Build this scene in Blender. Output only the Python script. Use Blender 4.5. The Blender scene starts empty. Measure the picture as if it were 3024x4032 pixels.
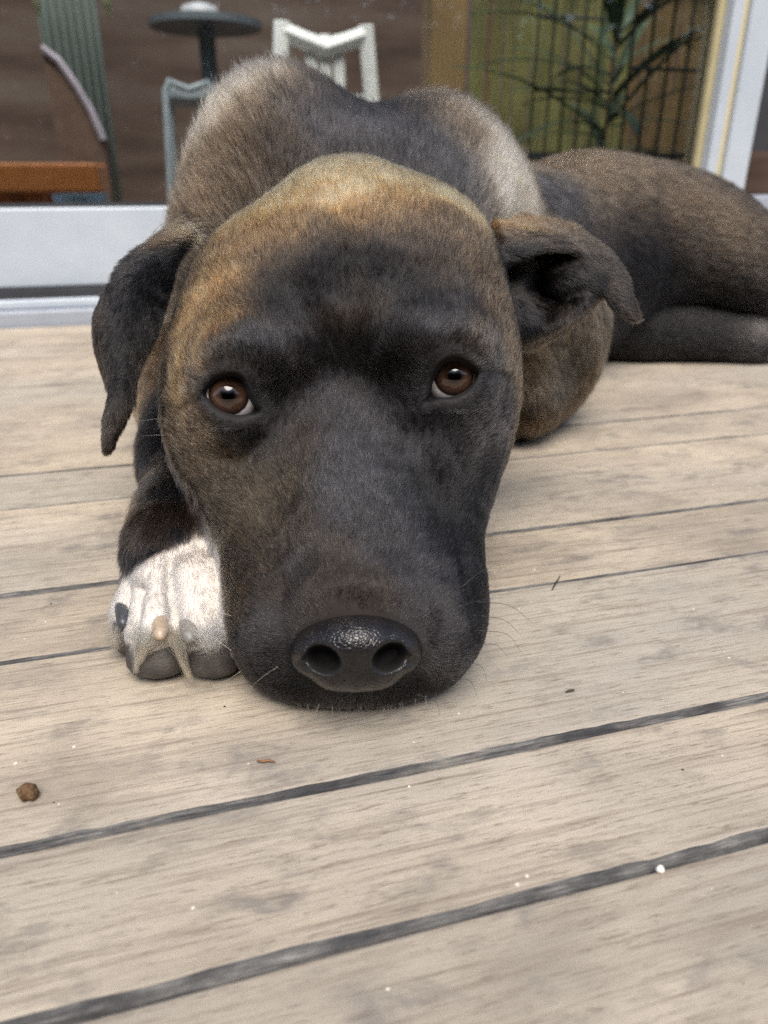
import bpy, math, random
import numpy as np
from mathutils import Vector, Matrix

CLAY = False
random.seed(4)
rng = np.random.default_rng(7)
scene = bpy.context.scene
col = scene.collection
rad = math.radians

# ------------------------------------------------------------------ camera
CAM_H, PITCH, FPX = 0.20, rad(24.6), 739.0
CP, SP = math.cos(PITCH), math.sin(PITCH)
cam_d = bpy.data.cameras.new('camera')
cam = bpy.data.objects.new('camera', cam_d); col.objects.link(cam)
cam.location = (0, 0, CAM_H)
cam.rotation_euler = (math.pi/2 - PITCH, 0, 0)
cam_d.sensor_fit = 'VERTICAL'; cam_d.sensor_height = 36.0; cam_d.sensor_width = 27.0
cam_d.lens = 26.0
cam_d.clip_start = 0.01; cam_d.clip_end = 500
cam_d.dof.use_dof = True
cam_d.dof.focus_distance = 0.315
cam_d.dof.aperture_fstop = 8.5
scene.camera = cam
scene.render.resolution_x, scene.render.resolution_y = 768, 1024

# ------------------------------------------------------------------ world, sun, exposure
SUN_EL, SUN_AZ = rad(60), rad(174)          # azimuth measured from +Y towards +X
world = bpy.data.worlds.new('World'); scene.world = world; world.use_nodes = True
wn = world.node_tree
sky = wn.nodes.new('ShaderNodeTexSky'); sky.sky_type = 'NISHITA'; sky.sun_disc = False
sky.sun_elevation = SUN_EL; sky.sun_rotation = SUN_AZ
sky.air_density = 1.0; sky.dust_density = 2.5; sky.ozone_density = 1.0
bg = wn.nodes['Background']; bg.inputs[1].default_value = 0.09
wn.links.new(sky.outputs[0], bg.inputs[0])
sun_d = bpy.data.lights.new('sun', 'SUN'); sun_d.energy = 1.45; sun_d.angle = rad(38); sun_d.color = (1.0, .94, .85)
sun = bpy.data.objects.new('sun', sun_d); col.objects.link(sun)
sdir = Vector((math.sin(SUN_AZ)*math.cos(SUN_EL), math.cos(SUN_AZ)*math.cos(SUN_EL), math.sin(SUN_EL)))
sun.rotation_euler = sdir.to_track_quat('Z', 'Y').to_euler()
scene.view_settings.view_transform = 'Standard'; scene.view_settings.look = 'None'
scene.view_settings.exposure = 1.42; scene.view_settings.gamma = 1
scene.render.engine = 'CYCLES'
scene.cycles.use_denoising = False; scene.cycles.use_adaptive_sampling = False
try: scene.cycles.sampling_pattern = 'BLUE_NOISE'
except Exception: pass
scene.cycles.sample_clamp_indirect = 3.0
scene.cycles.max_bounces = 6; scene.cycles.transparent_max_bounces = 12
scene.cycles_curves.shape = 'RIBBONS'; scene.cycles_curves.subdivisions = 2

# ------------------------------------------------------------------ measuring helpers
CAMP = np.array([0, 0, CAM_H])
def ray(px, py):
    v = (512-py)/FPX; u = (px-384)/FPX
    return np.array([u, CP+v*SP, -SP+v*CP])
def P(px, py, d):               # a point at optical distance d
    return CAMP + d*ray(px, py)
def Pz(px, py, z):
    r = ray(px, py); return CAMP + r*(z-CAM_H)/r[2]
EB = np.array([.9646, .2636, 0.]); NB = np.array([-.2636, .9646, 0.])   # along the boards, across them
def Pn(px, py, c):              # on the upright plane at distance c across the boards
    r = ray(px, py); return CAMP + r*c/np.dot(r, NB)
def bw(u, n, z):                # board coordinates to the world
    return EB*u + NB*n + np.array([0, 0, z])

# ------------------------------------------------------------------ object helpers
def link(o, parent=None):
    col.objects.link(o)
    if parent is not None: o.parent = parent
    return o
def mesh_obj(name, verts, faces, mat=None, parent=None, smooth=False):
    me = bpy.data.meshes.new(name)
    me.from_pydata([tuple(map(float, v)) for v in verts], [], [tuple(map(int, f)) for f in faces]); me.update()
    if smooth: me.polygons.foreach_set('use_smooth', [True]*len(me.polygons))
    if mat: me.materials.append(mat)
    return link(bpy.data.objects.new(name, me), parent)
def tag(o, label, cat, group=None):
    o['label'] = label; o['category'] = cat
    if group: o['group'] = group
    return o
def empty(name, loc=(0, 0, 0)):
    o = bpy.data.objects.new(name, None); o.location = loc; o.empty_display_size = .05
    return link(o)
class MB:
    def __init__(s): s.v = []; s.f = []
    def add(s, v, f):
        b = len(s.v); s.v += [tuple(map(float, p)) for p in v]; s.f += [tuple(i+b for i in q) for q in f]; return s
    def box(s, u0, u1, n0, n1, z0, z1, fr=None):
        fr = fr or bw
        v = [fr(u, n, z) for z in (z0, z1) for n in (n0, n1) for u in (u0, u1)]
        return s.add(v, [(0,2,3,1),(4,5,7,6),(0,1,5,4),(2,6,7,3),(0,4,6,2),(1,3,7,5)])
    def tube(s, pts, r, n=8, cap=True):
        pts = [np.asarray(p, float) for p in pts]; R = r if hasattr(r, '__len__') else [r]*len(pts)
        rings = []; ref = None
        for i, p in enumerate(pts):
            t = pts[min(i+1, len(pts)-1)]-pts[max(i-1, 0)]; t = t/np.linalg.norm(t)
            if ref is None: ref = np.array([0, 0, 1.]) if abs(t[2]) < .9 else np.array([1., 0, 0])
            a = np.cross(t, ref); a /= np.linalg.norm(a); b = np.cross(a, t); ref = b
            rings.append([p+R[i]*(a*math.cos(k*2*math.pi/n)+b*math.sin(k*2*math.pi/n)) for k in range(n)])
        v = [q for rg in rings for q in rg]; f = []
        for i in range(len(pts)-1):
            for k in range(n):
                k2 = (k+1) % n; f.append((i*n+k, i*n+k2, (i+1)*n+k2, (i+1)*n+k))
        if cap: f += [tuple(range(n-1, -1, -1)), tuple((len(pts)-1)*n+k for k in range(n))]
        return s.add(v, f)
    def build(s, name, mat=None, parent=None, smooth=False):
        return mesh_obj(name, s.v, s.f, mat, parent, smooth)
def bevel(o, w, seg=2):
    m = o.modifiers.new('bevel', 'BEVEL'); m.width = w; m.segments = seg; m.limit_method = 'ANGLE'; return o

class NT:
    """small helper to write node materials"""
    def __init__(s, name):
        s.m = bpy.data.materials.new(name); s.m.use_nodes = True; s.t = s.m.node_tree
        s.b = s.t.nodes['Principled BSDF']; s.out = s.t.nodes['Material Output']
    def n(s, typ, **kw):
        nd = s.t.nodes.new('ShaderNode'+typ)
        for k, v in kw.items():
            if k.startswith('i_'):
                key = k[2:]; key = int(key) if key.isdigit() else key.replace('_', ' ')
                if hasattr(v, 'is_output') or isinstance(v, bpy.types.NodeSocket): s.t.links.new(v, nd.inputs[key])
                else: nd.inputs[key].default_value = v
            else: setattr(nd, k, v)
        return nd
    def l(s, a, b): s.t.links.new(a, b)
    def ramp(s, fac, stops, interp='LINEAR'):
        r = s.n('ValToRGB'); r.color_ramp.interpolation = interp
        el = r.color_ramp.elements
        while len(el) < len(stops): el.new(.5)
        for e, (p, c) in zip(el, stops):
            e.position = p; e.color = (*c, 1) if len(c) == 3 else c
        s.l(fac, r.inputs[0]); return r.outputs[0]
    def mix(s, fac, a, b, typ='MIX'):
        m = s.n('Mix', data_type='RGBA', blend_type=typ)
        for sock, v in ((m.inputs[0], fac), (m.inputs[6], a), (m.inputs[7], b)):
            if isinstance(v, bpy.types.NodeSocket): s.l(v, sock)
            elif hasattr(v, '__len__'): sock.default_value = (*v, 1) if len(v) == 3 else v
            else: sock.default_value = v
        return m.outputs[2]
    def set(s, **kw):
        for k, v in kw.items():
            key = k.replace('_', ' ')
            if isinstance(v, bpy.types.NodeSocket): s.l(v, s.b.inputs[key])
            else: s.b.inputs[key].default_value = (*v, 1) if hasattr(v, '__len__') and len(v) == 3 else v
        return s
    def bump(s, h, strength=.3, dist=.001, normal=None):
        b = s.n('Bump'); b.inputs['Strength'].default_value = strength; b.inputs['Distance'].default_value = dist
        s.l(h, b.inputs['Height'])
        if normal is not None: s.l(normal, b.inputs['Normal'])
        s.l(b.outputs[0], s.b.inputs['Normal']); return b.outputs[0]
def plain(name, c, rough=.5, noise=.15, scale=30, **kw):
    t = NT(name)
    tc = t.n('TexCoord'); nz = t.n('TexNoise', i_Scale=scale, i_Detail=5.0); t.l(tc.outputs['Object'], nz.inputs['Vector'])
    c2 = [min(1, x*(1+noise)) for x in c]; c1 = [x*(1-noise) for x in c]
    cc = t.ramp(nz.outputs[0], [(.3, c1), (.7, c2)])
    t.set(Base_Color=cc, Roughness=rough, **kw); return t.m

# ------------------------------------------------------------------ materials of the setting
def wood_material():
    t = NT('weathered_wood')
    tc = t.n('TexCoord'); oi = t.n('ObjectInfo')
    off = t.n('VectorMath', operation='SCALE'); t.l(oi.outputs['Random'], off.inputs['Scale']); off.inputs[0].default_value = (17.3, 5.1, 3.7)
    co = t.n('VectorMath', operation='ADD'); t.l(tc.outputs['Object'], co.inputs[0]); t.l(off.outputs[0], co.inputs[1])
    def noise(sx, sy, sc, det=6, rough=.6, dist=0.):
        mp = t.n('Mapping'); mp.inputs['Scale'].default_value = (sx, sy, 1); t.l(co.outputs[0], mp.inputs[0])
        n = t.n('TexNoise', i_Scale=sc, i_Detail=float(det), i_Roughness=rough, i_Distortion=dist); t.l(mp.outputs[0], n.inputs['Vector']); return n.outputs[0]
    grain = noise(1, 28, 14, 8, .65, .3)
    fine = noise(.5, 6, 170, 4, .72)
    streak = noise(1, 30, 9, 6, .65, .4)
    blot = noise(1, 1.8, 9, 5, .6, .4)
    blot2 = noise(1.2, 2.2, 26, 6, .65, .2)
    tone = noise(1, 1.5, 3.0, 2, .5)
    base = t.ramp(blot, [(.32, (.265, .222, .168)), (.50, (.39, .328, .245)), (.68, (.49, .412, .305))])
    base = t.mix(t.ramp(tone, [(.42, (0, 0, 0)), (.62, (.5, .5, .5))]), base, (.345, .33, .29))
    base = t.mix(t.ramp(grain, [(.32, (.80, .80, .80)), (.50, (0, 0, 0))]), base, (.20, .155, .115))
    base = t.mix(t.ramp(streak, [(.58, (0, 0, 0)), (.72, (.45, .45, .45))]), base, (.50, .42, .32))
    base = t.mix(t.ramp(blot2, [(.32, (.75, .75, .75)), (.46, (0, 0, 0))]), base, (.19, .168, .145))
    base = t.mix(t.ramp(fine, [(.34, (.85, .85, .85)), (.45, (0, 0, 0))]), base, (.17, .135, .10))
    # pale grit
    vo = t.n('TexVoronoi', i_Scale=170.0); t.l(co.outputs[0], vo.inputs['Vector'])
    wn_ = t.n('TexWhiteNoise'); t.l(vo.outputs['Position'], wn_.inputs['Vector'])
    gsel = t.n('Math', operation='GREATER_THAN'); t.l(wn_.outputs[0], gsel.inputs[0]); gsel.inputs[1].default_value = .965
    gd = t.n('Math', operation='LESS_THAN'); t.l(vo.outputs['Distance'], gd.inputs[0]); gd.inputs[1].default_value = .11
    gm = t.n('Math', operation='MULTIPLY'); t.l(gsel.outputs[0], gm.inputs[0]); t.l(gd.outputs[0], gm.inputs[1])
    base = t.mix(gm.outputs[0], base, (.66, .60, .50))
    # weathered grey on the side faces and the rounded arris
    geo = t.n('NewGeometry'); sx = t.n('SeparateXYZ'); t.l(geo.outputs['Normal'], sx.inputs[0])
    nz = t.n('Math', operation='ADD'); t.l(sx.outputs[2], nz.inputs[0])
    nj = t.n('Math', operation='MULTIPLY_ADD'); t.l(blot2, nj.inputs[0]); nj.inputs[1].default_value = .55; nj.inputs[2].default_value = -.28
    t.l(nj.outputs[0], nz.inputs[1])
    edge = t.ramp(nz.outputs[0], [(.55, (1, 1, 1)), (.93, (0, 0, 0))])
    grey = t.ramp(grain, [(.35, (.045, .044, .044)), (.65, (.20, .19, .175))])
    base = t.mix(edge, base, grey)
    br = t.n('HueSaturation', i_Saturation=.90); t.l(base, br.inputs['Color'])
    mv = t.n('MapRange'); t.l(oi.outputs['Random'], mv.inputs[0]); mv.inputs[3].default_value = .9; mv.inputs[4].default_value = 1.08
    t.l(mv.outputs[0], br.inputs['Value'])
    hh = t.n('Math', operation='MULTIPLY_ADD'); t.l(grain, hh.inputs[0]); hh.inputs[1].default_value = .8; t.l(fine, hh.inputs[2])
    t.set(Base_Color=br.outputs[0], Roughness=.72, Specular_IOR_Level=.3)
    t.bump(hh.outputs[0], .55, .0007)
    return t.m
M_WOOD = wood_material()
M_SOIL = plain('dark_soil', (.03, .025, .02), .95)
def metal_white():
    t = NT('white_powder_coat')
    tc = t.n('TexCoord'); nz = t.n('TexNoise', i_Scale=9.0, i_Detail=6.0, i_Roughness=.7); t.l(tc.outputs['Object'], nz.inputs['Vector'])
    sp = t.n('TexNoise', i_Scale=160.0, i_Detail=2.0); t.l(tc.outputs['Object'], sp.inputs['Vector'])
    c = t.ramp(nz.outputs[0], [(.3, (.43, .48, .535)), (.65, (.50, .55, .60))])
    c = t.mix(t.ramp(sp.outputs[0], [(.22, (.6, .6, .6)), (.27, (0, 0, 0))]), c, (.35, .32, .28))
    t.set(Base_Color=c, Roughness=.38); return t.m
M_WHITE = metal_white()
M_GASKET = plain('black_rubber', (.03, .032, .036), .6)
M_BEAD = plain('cream_bead', (.46, .40, .23), .5, .08)
M_BEIGE = plain('beige_seal', (.62, .55, .36), .6, .06)
M_GREYAL = plain('grey_aluminium', (.33, .36, .41), .4, .08)
M_DARKSCREEN = plain('dark_screen', (.03, .03, .034), .8)

# ------------------------------------------------------------------ ground and deck
g = mesh_obj('ground', [(-60, -60, -.45), (60, -60, -.45), (60, 60, -.45), (-60, 60, -.45)], [(0, 1, 2, 3)], plain('lawn_green', (.06, .085, .03), .9, .4, 3))
g['kind'] = 'structure'
def across(px, py): return float(np.dot(Pz(px, py, 0), NB))
seam_px = [1037, 854, 664, 597, 510.6, 477, 388.6, 359.5, 347.6, 329]
seams = [across(0, y) for y in seam_px]
wide = [1, 1, .35, .9, .15, .65, .6, .35, .35, .4]
s0 = seams[0]
more = []
c = s0
for k in range(14):
    c -= .115 if k % 2 == 0 else .063; more.append(c)
seams = more[::-1]+seams; wide = [.6]*len(more)+wide
deck = MB()
for u in np.arange(-3.2, 3.3, .45): deck.box(u, u+.045, seams[0], seams[-1]-.01, -.14, -.024)
deck = deck.build('deck', plain('old_joist', (.035, .03, .026), .9)); deck['kind'] = 'structure'
YAW = math.atan2(EB[1], EB[0])
def edge_material():
    t = NT('weathered_edge_grain'); tc = t.n('TexCoord'); oi = t.n('ObjectInfo')
    co = t.n('VectorMath', operation='ADD'); t.l(tc.outputs['Object'], co.inputs[0]); t.l(oi.outputs['Random'], co.inputs[1])
    def noise(sc, x, det=6.0):
        mp = t.n('Mapping'); mp.inputs['Scale'].default_value = (x, 1, 1); t.l(co.outputs[0], mp.inputs[0])
        n = t.n('TexNoise', i_Scale=sc, i_Detail=det, i_Roughness=.65); t.l(mp.outputs[0], n.inputs['Vector']); return n.outputs[0]
    gr = noise(900., .06); bl = noise(45., .5)
    c = t.ramp(gr, [(.32, (.050, .050, .051)), (.52, (.14, .136, .130)), (.72, (.30, .285, .262))])
    c = t.mix(t.ramp(bl, [(.40, (.85, .85, .85)), (.58, (0, 0, 0))]), c, (.035, .034, .037))
    c = t.mix(t.ramp(bl, [(.60, (0, 0, 0)), (.74, (.7, .7, .7))]), c, (.27, .24, .20))
    t.set(Base_Color=c, Roughness=.85, Specular_IOR_Level=.2); t.bump(gr, .8, .001); return t.m
M_EDGE = edge_material()
def plank(n0, n1, w0, w1):
    """one board: the near arris worn to a rough chamfer, the far one sharper"""
    us = np.concatenate([np.linspace(-3.2, -.9, 12)[:-1], np.linspace(-.9, 1.1, 260), np.linspace(1.1, 3.2, 12)[1:]])
    w = n1-n0; r0 = .0008+.0021*w0; r1 = .0004+.0005*w1
    ph = rng.uniform(0, 9, 6)
    prof = [(0, -.022), (0, -r0*1.6), (.45*r0, -r0*.75), (r0, -.0002), (r0+.0005, 0), (w/2, 0), (w-1.2*r1, 0), (w-.4*r1, -.25*r1), (w, -r1), (w, -.022)]
    v = []; f = []; m = len(prof); mi = []
    for u in us:
        s0 = .0003*math.sin(u*9+ph[0])+.0002*math.sin(u*31+ph[1])+.0002*math.sin(u*83+ph[2])
        s1 = .0004*math.sin(u*8+ph[3])+.0003*math.sin(u*37+ph[4])
        je = rng.normal(0, .00022)*(.2+w0); jm = rng.normal(0, .0002)*(.2+w0)
        for k, (a, b) in enumerate(prof):
            off = {1: s0*.3, 2: s0*.5+jm, 3: s0*(.4+w0)+je, 4: s0*(.4+w0)+je}.get(k, s1 if k >= 6 else 0)
            v.append((u, a-w/2+off, b+(jm*.5 if k == 2 else 0)))
    for j in range(len(us)-1):
        for k in range(m-1):
            f.append((j*m+k, j*m+k+1, (j+1)*m+k+1, (j+1)*m+k)[::-1]); mi.append(1 if (k < 3 or k > 6) else 0)
        f.append((j*m+m-1, j*m, (j+1)*m, (j+1)*m+m-1)[::-1]); mi.append(1)
    o = mesh_obj('plank', v, f, M_WOOD, deck); o.data.materials.append(M_EDGE)
    o.data.polygons.foreach_set('material_index', mi)
    o.location = tuple(NB*(n0+n1)/2); o.rotation_euler = (0, 0, YAW)
    return o
for i in range(len(seams)-1):
    plank(seams[i]+.0003+.0006*wide[i], seams[i+1]-.0003-.0006*wide[i+1], wide[i], wide[i+1])

# ------------------------------------------------------------------ sliding door
DN = seams[-1]                                   # front of the sill
def zat(px, py, n): return float(Pn(px, py, n)[2])
def uat(px, py, n): return float(np.dot(Pn(px, py, n), EB))
door = empty('sliding_door', tuple(NB*DN)); tag(door, 'white framed glass sliding door behind the dog', 'door')
def dpart(mb, name, mat, parent=None, bv=0):
    parent = parent or door
    o = mb.build(name, mat); o.parent = parent
    o.matrix_parent_inverse = Matrix.Translation(-(Vector(door.location)))
    if bv: bevel(o, bv)
    return o
UL = -2.2
GN = DN+.075                                       # glass plane
u_in = uat(692.6, 175, GN-.012)                    # where glass meets the stile
U2 = uat(715, 175, GN-.03); U3 = uat(721.5, 175, GN-.03); U4 = uat(745, 175, GN-.03)
zs1 = zat(0, 313, DN); zs2 = zat(0, 301, DN+.02)
zr0 = zat(0, 289, DN+.045); zr1 = zat(0, 208.5, DN+.045); zg = zat(0, 204.5, DN+.05)
mb = MB(); mb.box(UL, 2.2, DN+.004, DN+.16, -.02, zs1); dpart(mb, 'sill', M_GREYAL, bv=.003)
mb = MB(); mb.box(UL, 2.2, DN+.016, DN+.03, zs1+.0005, zs2); dpart(mb, 'track', M_WHITE, bv=.003)
mb = MB(); mb.box(UL, 2.2, DN+.031, DN+.12, zs1+.0005, zr0-.001); dpart(mb, 'track_channel', M_GASKET)
mb = MB(); mb.box(UL, U2-.002, DN+.045, DN+.10, zr0, zr1); dpart(mb, 'bottom_rail', M_WHITE, bv=.003)
mb = MB(); mb.box(UL, u_in, GN-.018, GN+.018, zr1+.0005, zg); dpart(mb, 'gasket', M_GASKET)
mb = MB(); mb.box(u_in+.012, U2, DN+.042, DN+.102, zr1+.001, 2.15); dpart(mb, 'stile', M_WHITE, bv=.003)
mb = MB(); mb.box(u_in, u_in+.0115, GN-.013, GN+.013, zr1+.001, 2.14); dpart(mb, 'glazing_bead', M_BEAD)
mb = MB(); mb.box(U2+.0005, U3-.0005, DN+.05, DN+.10, zs2, 2.15); dpart(mb, 'weather_seal', M_BEIGE)
mb = MB(); mb.box(U3, U4, DN+.04, DN+.11, zs2, 2.15); dpart(mb, 'stile', M_WHITE, bv=.003)
mb = MB(); mb.box(U4+.0005, U4+.006, DN+.055, DN+.09, zr1+.002, 2.14); dpart(mb, 'gasket', M_GREYAL)
mb = MB(); mb.box(U4+.0065, 2.2, DN+.066, DN+.07, zr1+.08, 2.14); dpart(mb, 'screen_panel', M_DARKSCREEN)
zq = zat(755, 196, DN+.05)
mb = MB(); mb.box(U4+.0065, 2.2, DN+.05, DN+.10, zr0, zq); dpart(mb, 'bottom_rail', M_GREYAL, bv=.003)
mb = MB(); mb.box(UL, 2.2, DN+.03, DN+.12, 2.151, 2.24); dpart(mb, 'head_rail', M_WHITE)
tg = NT('door_glass'); t = tg.t
tr = tg.n('BsdfTransparent'); tr.inputs[0].default_value = (.97, .985, .975, 1)
gl = tg.n('BsdfGlossy'); gl.inputs['Roughness'].default_value = .02; gl.inputs[0].default_value = (1, 1, 1, 1)
lw = tg.n('Fresnel'); lw.inputs['IOR'].default_value = 1.68
mx = tg.n('MixShader'); tg.l(lw.outputs[0], mx.inputs[0]); tg.l(tr.outputs[0], mx.inputs[1]); tg.l(gl.outputs[0], mx.inputs[2])
tg.l(mx.outputs[0], tg.out.inputs[0])
mb = MB(); mb.box(UL, u_in+.004, GN-.003, GN+.003, zg-.004, 2.15); dpart(mb, 'glass_pane', tg.m)

# house wall round the door
M_RENDER = plain('house_render', (.42, .38, .33), .9)
hw = MB(); hw.box(2.2, 5, DN+.02, DN+.2, -.45, 2.7); hw.box(-5, UL, DN+.02, DN+.2, -.45, 2.7);
hw = hw.build('house_wall', M_RENDER); tag(hw, 'rendered house wall around the sliding door', 'wall')

# ------------------------------------------------------------------ room behind the glass
RN = 4.4
rf = MB().box(-5, 5, DN+.17, RN+.1, -.06, -.012).build('room_floor', plain('dark_tile', (.10, .075, .06), .35, .2, 4)); rf['kind'] = 'structure'
bwall = MB().box(-5, 5, RN+.1, RN+.2, -.1, 2.6).build('room_wall', None); bwall['kind'] = 'structure'
t = NT('brown_brick'); tc = t.n('TexCoord')
mp_ = t.n('Mapping'); mp_.inputs['Scale'].default_value = (1, 1, 5); t.l(tc.outputs['Object'], mp_.inputs[0])
nz = t.n('TexNoise', i_Scale=1.6, i_Detail=5.0); t.l(mp_.outputs[0], nz.inputs['Vector'])
t.set(Base_Color=t.ramp(nz.outputs[0], [(.3, (.045, .025, .018)), (.5, (.085, .054, .040)), (.7, (.115, .088, .070))]), Roughness=.85)
bwall.data.materials.append(t.m)
sw = MB().box(-5.1, -5, DN+.17, RN+.1, -.1, 2.6); sw.box(5, 5.1, DN+.17, RN+.1, -.1, 2.6)
sw = sw.build('room_side_wall', t.m); sw['kind'] = 'structure'

M_PALE = plain('pale_paint', (.90, .95, .91), .5, .08)
M_BLUEG = plain('blue_grey_paint', (.32, .38, .41), .5, .1)
M_DARK = plain('dark_paint', (.03, .035, .04), .5)
def frame_at(px, py, n, z):       # local frame on the room floor under a pixel's upright plane
    u = uat(px, py, n); return u
def chair(name, label, n, pxl, pxr, py_top, py_ref, mat, depth, skew=0.):
    """ladder-back chair seen from behind: back posts, top rail, splats, seat, legs"""
    ul, ur = uat(pxl, py_ref, n), uat(pxr, py_ref, n); zt = zat((pxl+pxr)/2, py_top, n)
    e = empty(name, tuple(bw((ul+ur)/2, n, 0))); tag(e, label, 'chair', 'chairs behind the glass')
    inv = Matrix.Translation(-Vector(e.location))
    def part(mb, nm, bv=.004):
        o = mb.build(nm, mat); o.parent = e; o.matrix_parent_inverse = inv; bevel(o, bv); return o
    w = (ur-ul)*.19
    for u in (ul, ur):
        s = 1 if u == ur else -1
        mb = MB().tube([bw(u+s*.05, n-.05, -.01), bw(u+s*.02, n, .44), bw(u, n+skew, zt)], w*.55, 6); part(mb, 'back_leg')
        mb = MB().tube([bw(u+s*.02, n+depth, -.01), bw(u, n+depth, .42)], w*.5, 6); part(mb, 'front_leg')
    zr = zt
    mb = MB(); k = 6
    dip = (ur-ul)*.16
    pts = [bw(ul+(ur-ul)*i/k, n+skew, zr-w*.5-dip*(1-abs(2*i/k-1))) for i in range(k+1)]
    mb.tube(pts, w*.55, 6); part(mb, 'top_rail')
    for q in (.33, .5, .67):
        u = ul+(ur-ul)*q
        part(MB().box(u-w*.35, u+w*.35, n+.002, n+.012, .45, zr-.03), 'splat', .002)
    part(MB().box(ul-.01, ur+.01, n+.03, n+depth, .42, .455), 'seat')
    return e
chair('dining_chair', 'pale mint white chair above the dog, behind the glass', 2.9, 284, 366, 24, 60, M_PALE, .45)
chair('dining_chair', 'blue grey chair left of the dog shoulder, behind the glass', 2.8, 174, 208, 80, 110, M_BLUEG, .36)
# pedestal table
tn = 3.7; tu = uat(207, 40, tn); tz = zat(207, 22, tn)
e = empty('pedestal_table', tuple(bw(tu, tn, 0))); tag(e, 'dark round table on one post, behind the glass', 'table')
inv = Matrix.Translation(-Vector(e.location))
for nm, pts, r, k in (('table_top', [bw(tu, tn, tz-.025), bw(tu, tn, tz)], .23, 32), ('post', [bw(tu, tn, .03), bw(tu, tn, tz-.031)], .035, 12), ('base', [bw(tu, tn, -.01), bw(tu, tn, .03)], .24, 24)):
    o = MB().tube(pts, r, k).build(nm, plain('slate_paint', (.10, .12, .135), .45)); o.parent = e; o.matrix_parent_inverse = inv
mb = MB(); mb.tube([bw(tu-.02, tn, tz+.001), bw(tu-.02, tn, tz+.02), bw(tu-.02, tn, tz+.05), bw(tu-.02, tn, tz+.065)], [.075, .085, .07, .02], 20)
o = mb.build('bowl', plain('grey_bowl', (.4, .42, .44), .4), smooth=True); tag(o, 'upturned grey bowl on the dark table', 'bowl')
# timber post
pn = 2.3; ua, ub = uat(431, 60, pn), uat(466, 60, pn)
o = MB().box(ua, ub, pn, pn+.09, -.01, 2.5).build('timber_post', plain('tan_timber', (.42, .28, .13), .6, .2, 6)); bevel(o, .004)
tag(o, 'tan timber post behind the glass', 'post')
# bamboo screen: canes
sn = 2.75; u0, u1 = uat(468, 80, sn), uat(706, 80, sn)
e = empty('bamboo_screen', tuple(bw((u0+u1)/2, sn, 0))); tag(e, 'olive bamboo cane screen behind the glass', 'screen')
inv = Matrix.Translation(-Vector(e.location))
mats = [plain('cane_olive', (.20, .20, .075), .6, .3, 8), plain('cane_brown', (.20, .135, .06), .6, .3, 8), plain('cane_green', (.11, .14, .05), .6, .3, 8)]
ncane = 46
for i in range(ncane):
    u = u0+(u1-u0)*(i+.5)/ncane
    m = mats[0] if i < 30 else mats[1]
    if random.random() < .3: m = random.choice(mats)
    r = (u1-u0)/ncane*.47
    zz = np.linspace(-.01, 1.9, 8)
    o = MB().tube([bw(u+random.uniform(-.003, .003), sn+random.uniform(-.01, .01), z) for z in zz], [r*random.uniform(.9, 1.02) for _ in zz], 6).build('cane', m)
    o.parent = e; o.matrix_parent_inverse = inv
for z in (.25, .8, 1.35):
    o = MB().box(u0, u1, sn-.035, sn-.022, z, z+.02).build('batten', M_DARK); o.parent = e; o.matrix_parent_inverse = inv
# wire crate
cn = 1.75; u0, u1 = uat(628, 80, cn), uat(720, 80, cn)
e = empty('wire_crate', tuple(bw((u0+u1)/2, cn, 0))); tag(e, 'black wire dog crate beside the door stile, behind the glass', 'crate')
inv = Matrix.Translation(-Vector(e.location))
def wires(mb, uu, nn):
    o = mb.build('wire_panel', M_DARK); o.parent = e; o.matrix_parent_inverse = inv
for n in (cn, cn+.5):
    for u in np.linspace(u0, u1, 6): wires(MB().tube([bw(u, n, -.01), bw(u, n, .78)], .004, 5), 0, 0)
    for z in np.linspace(.06, .78, 5): wires(MB().tube([bw(u0, n, z), bw(u1, n, z)], .004, 5), 0, 0)
# leafy pot plant, palm like
pu = uat(620, 20, 2.2); 
e = empty('potted_palm', tuple(bw(pu, 2.2, 0))); tag(e, 'green potted palm in front of the bamboo screen', 'plant')
inv = Matrix.Translation(-Vector(e.location))
o = MB().tube([bw(pu, 2.2, -.01), bw(pu, 2.2, .1), bw(pu, 2.2, .22)], [.08, .1, .12], 16).build('pot', plain('brown_pot', (.10, .06, .04), .6)); o.parent = e; o.matrix_parent_inverse = inv
M_LEAF = plain('palm_leaf', (.085, .125, .06), .5, .3, 10)
for k in range(34):
    a = random.uniform(0, 2*math.pi); ln = random.uniform(.25, .5); up = random.uniform(.15, .75)
    base = bw(pu, 2.2, .22+random.uniform(0, .35)); d = np.array([math.cos(a), math.sin(a), 0]); s = np.array([-d[1], d[0], 0])
    v = []; f = []
    for i in range(6):
        q = i/5; c = base+d*ln*q+np.array([0, 0, up*.5*q-.4*q*q*ln]); w = .016*math.sin(math.pi*min(1, q*.9+.1))+.001
        v += [c-s*w, c+np.array([0, 0, .004]), c+s*w]
    for i in range(5):
        for j in range(2): f.append((i*3+j, i*3+j+1, i*3+j+4, i*3+j+3))
    o = mesh_obj('leaf', v, f, M_LEAF); o.parent = e; o.matrix_parent_inverse = inv
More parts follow.
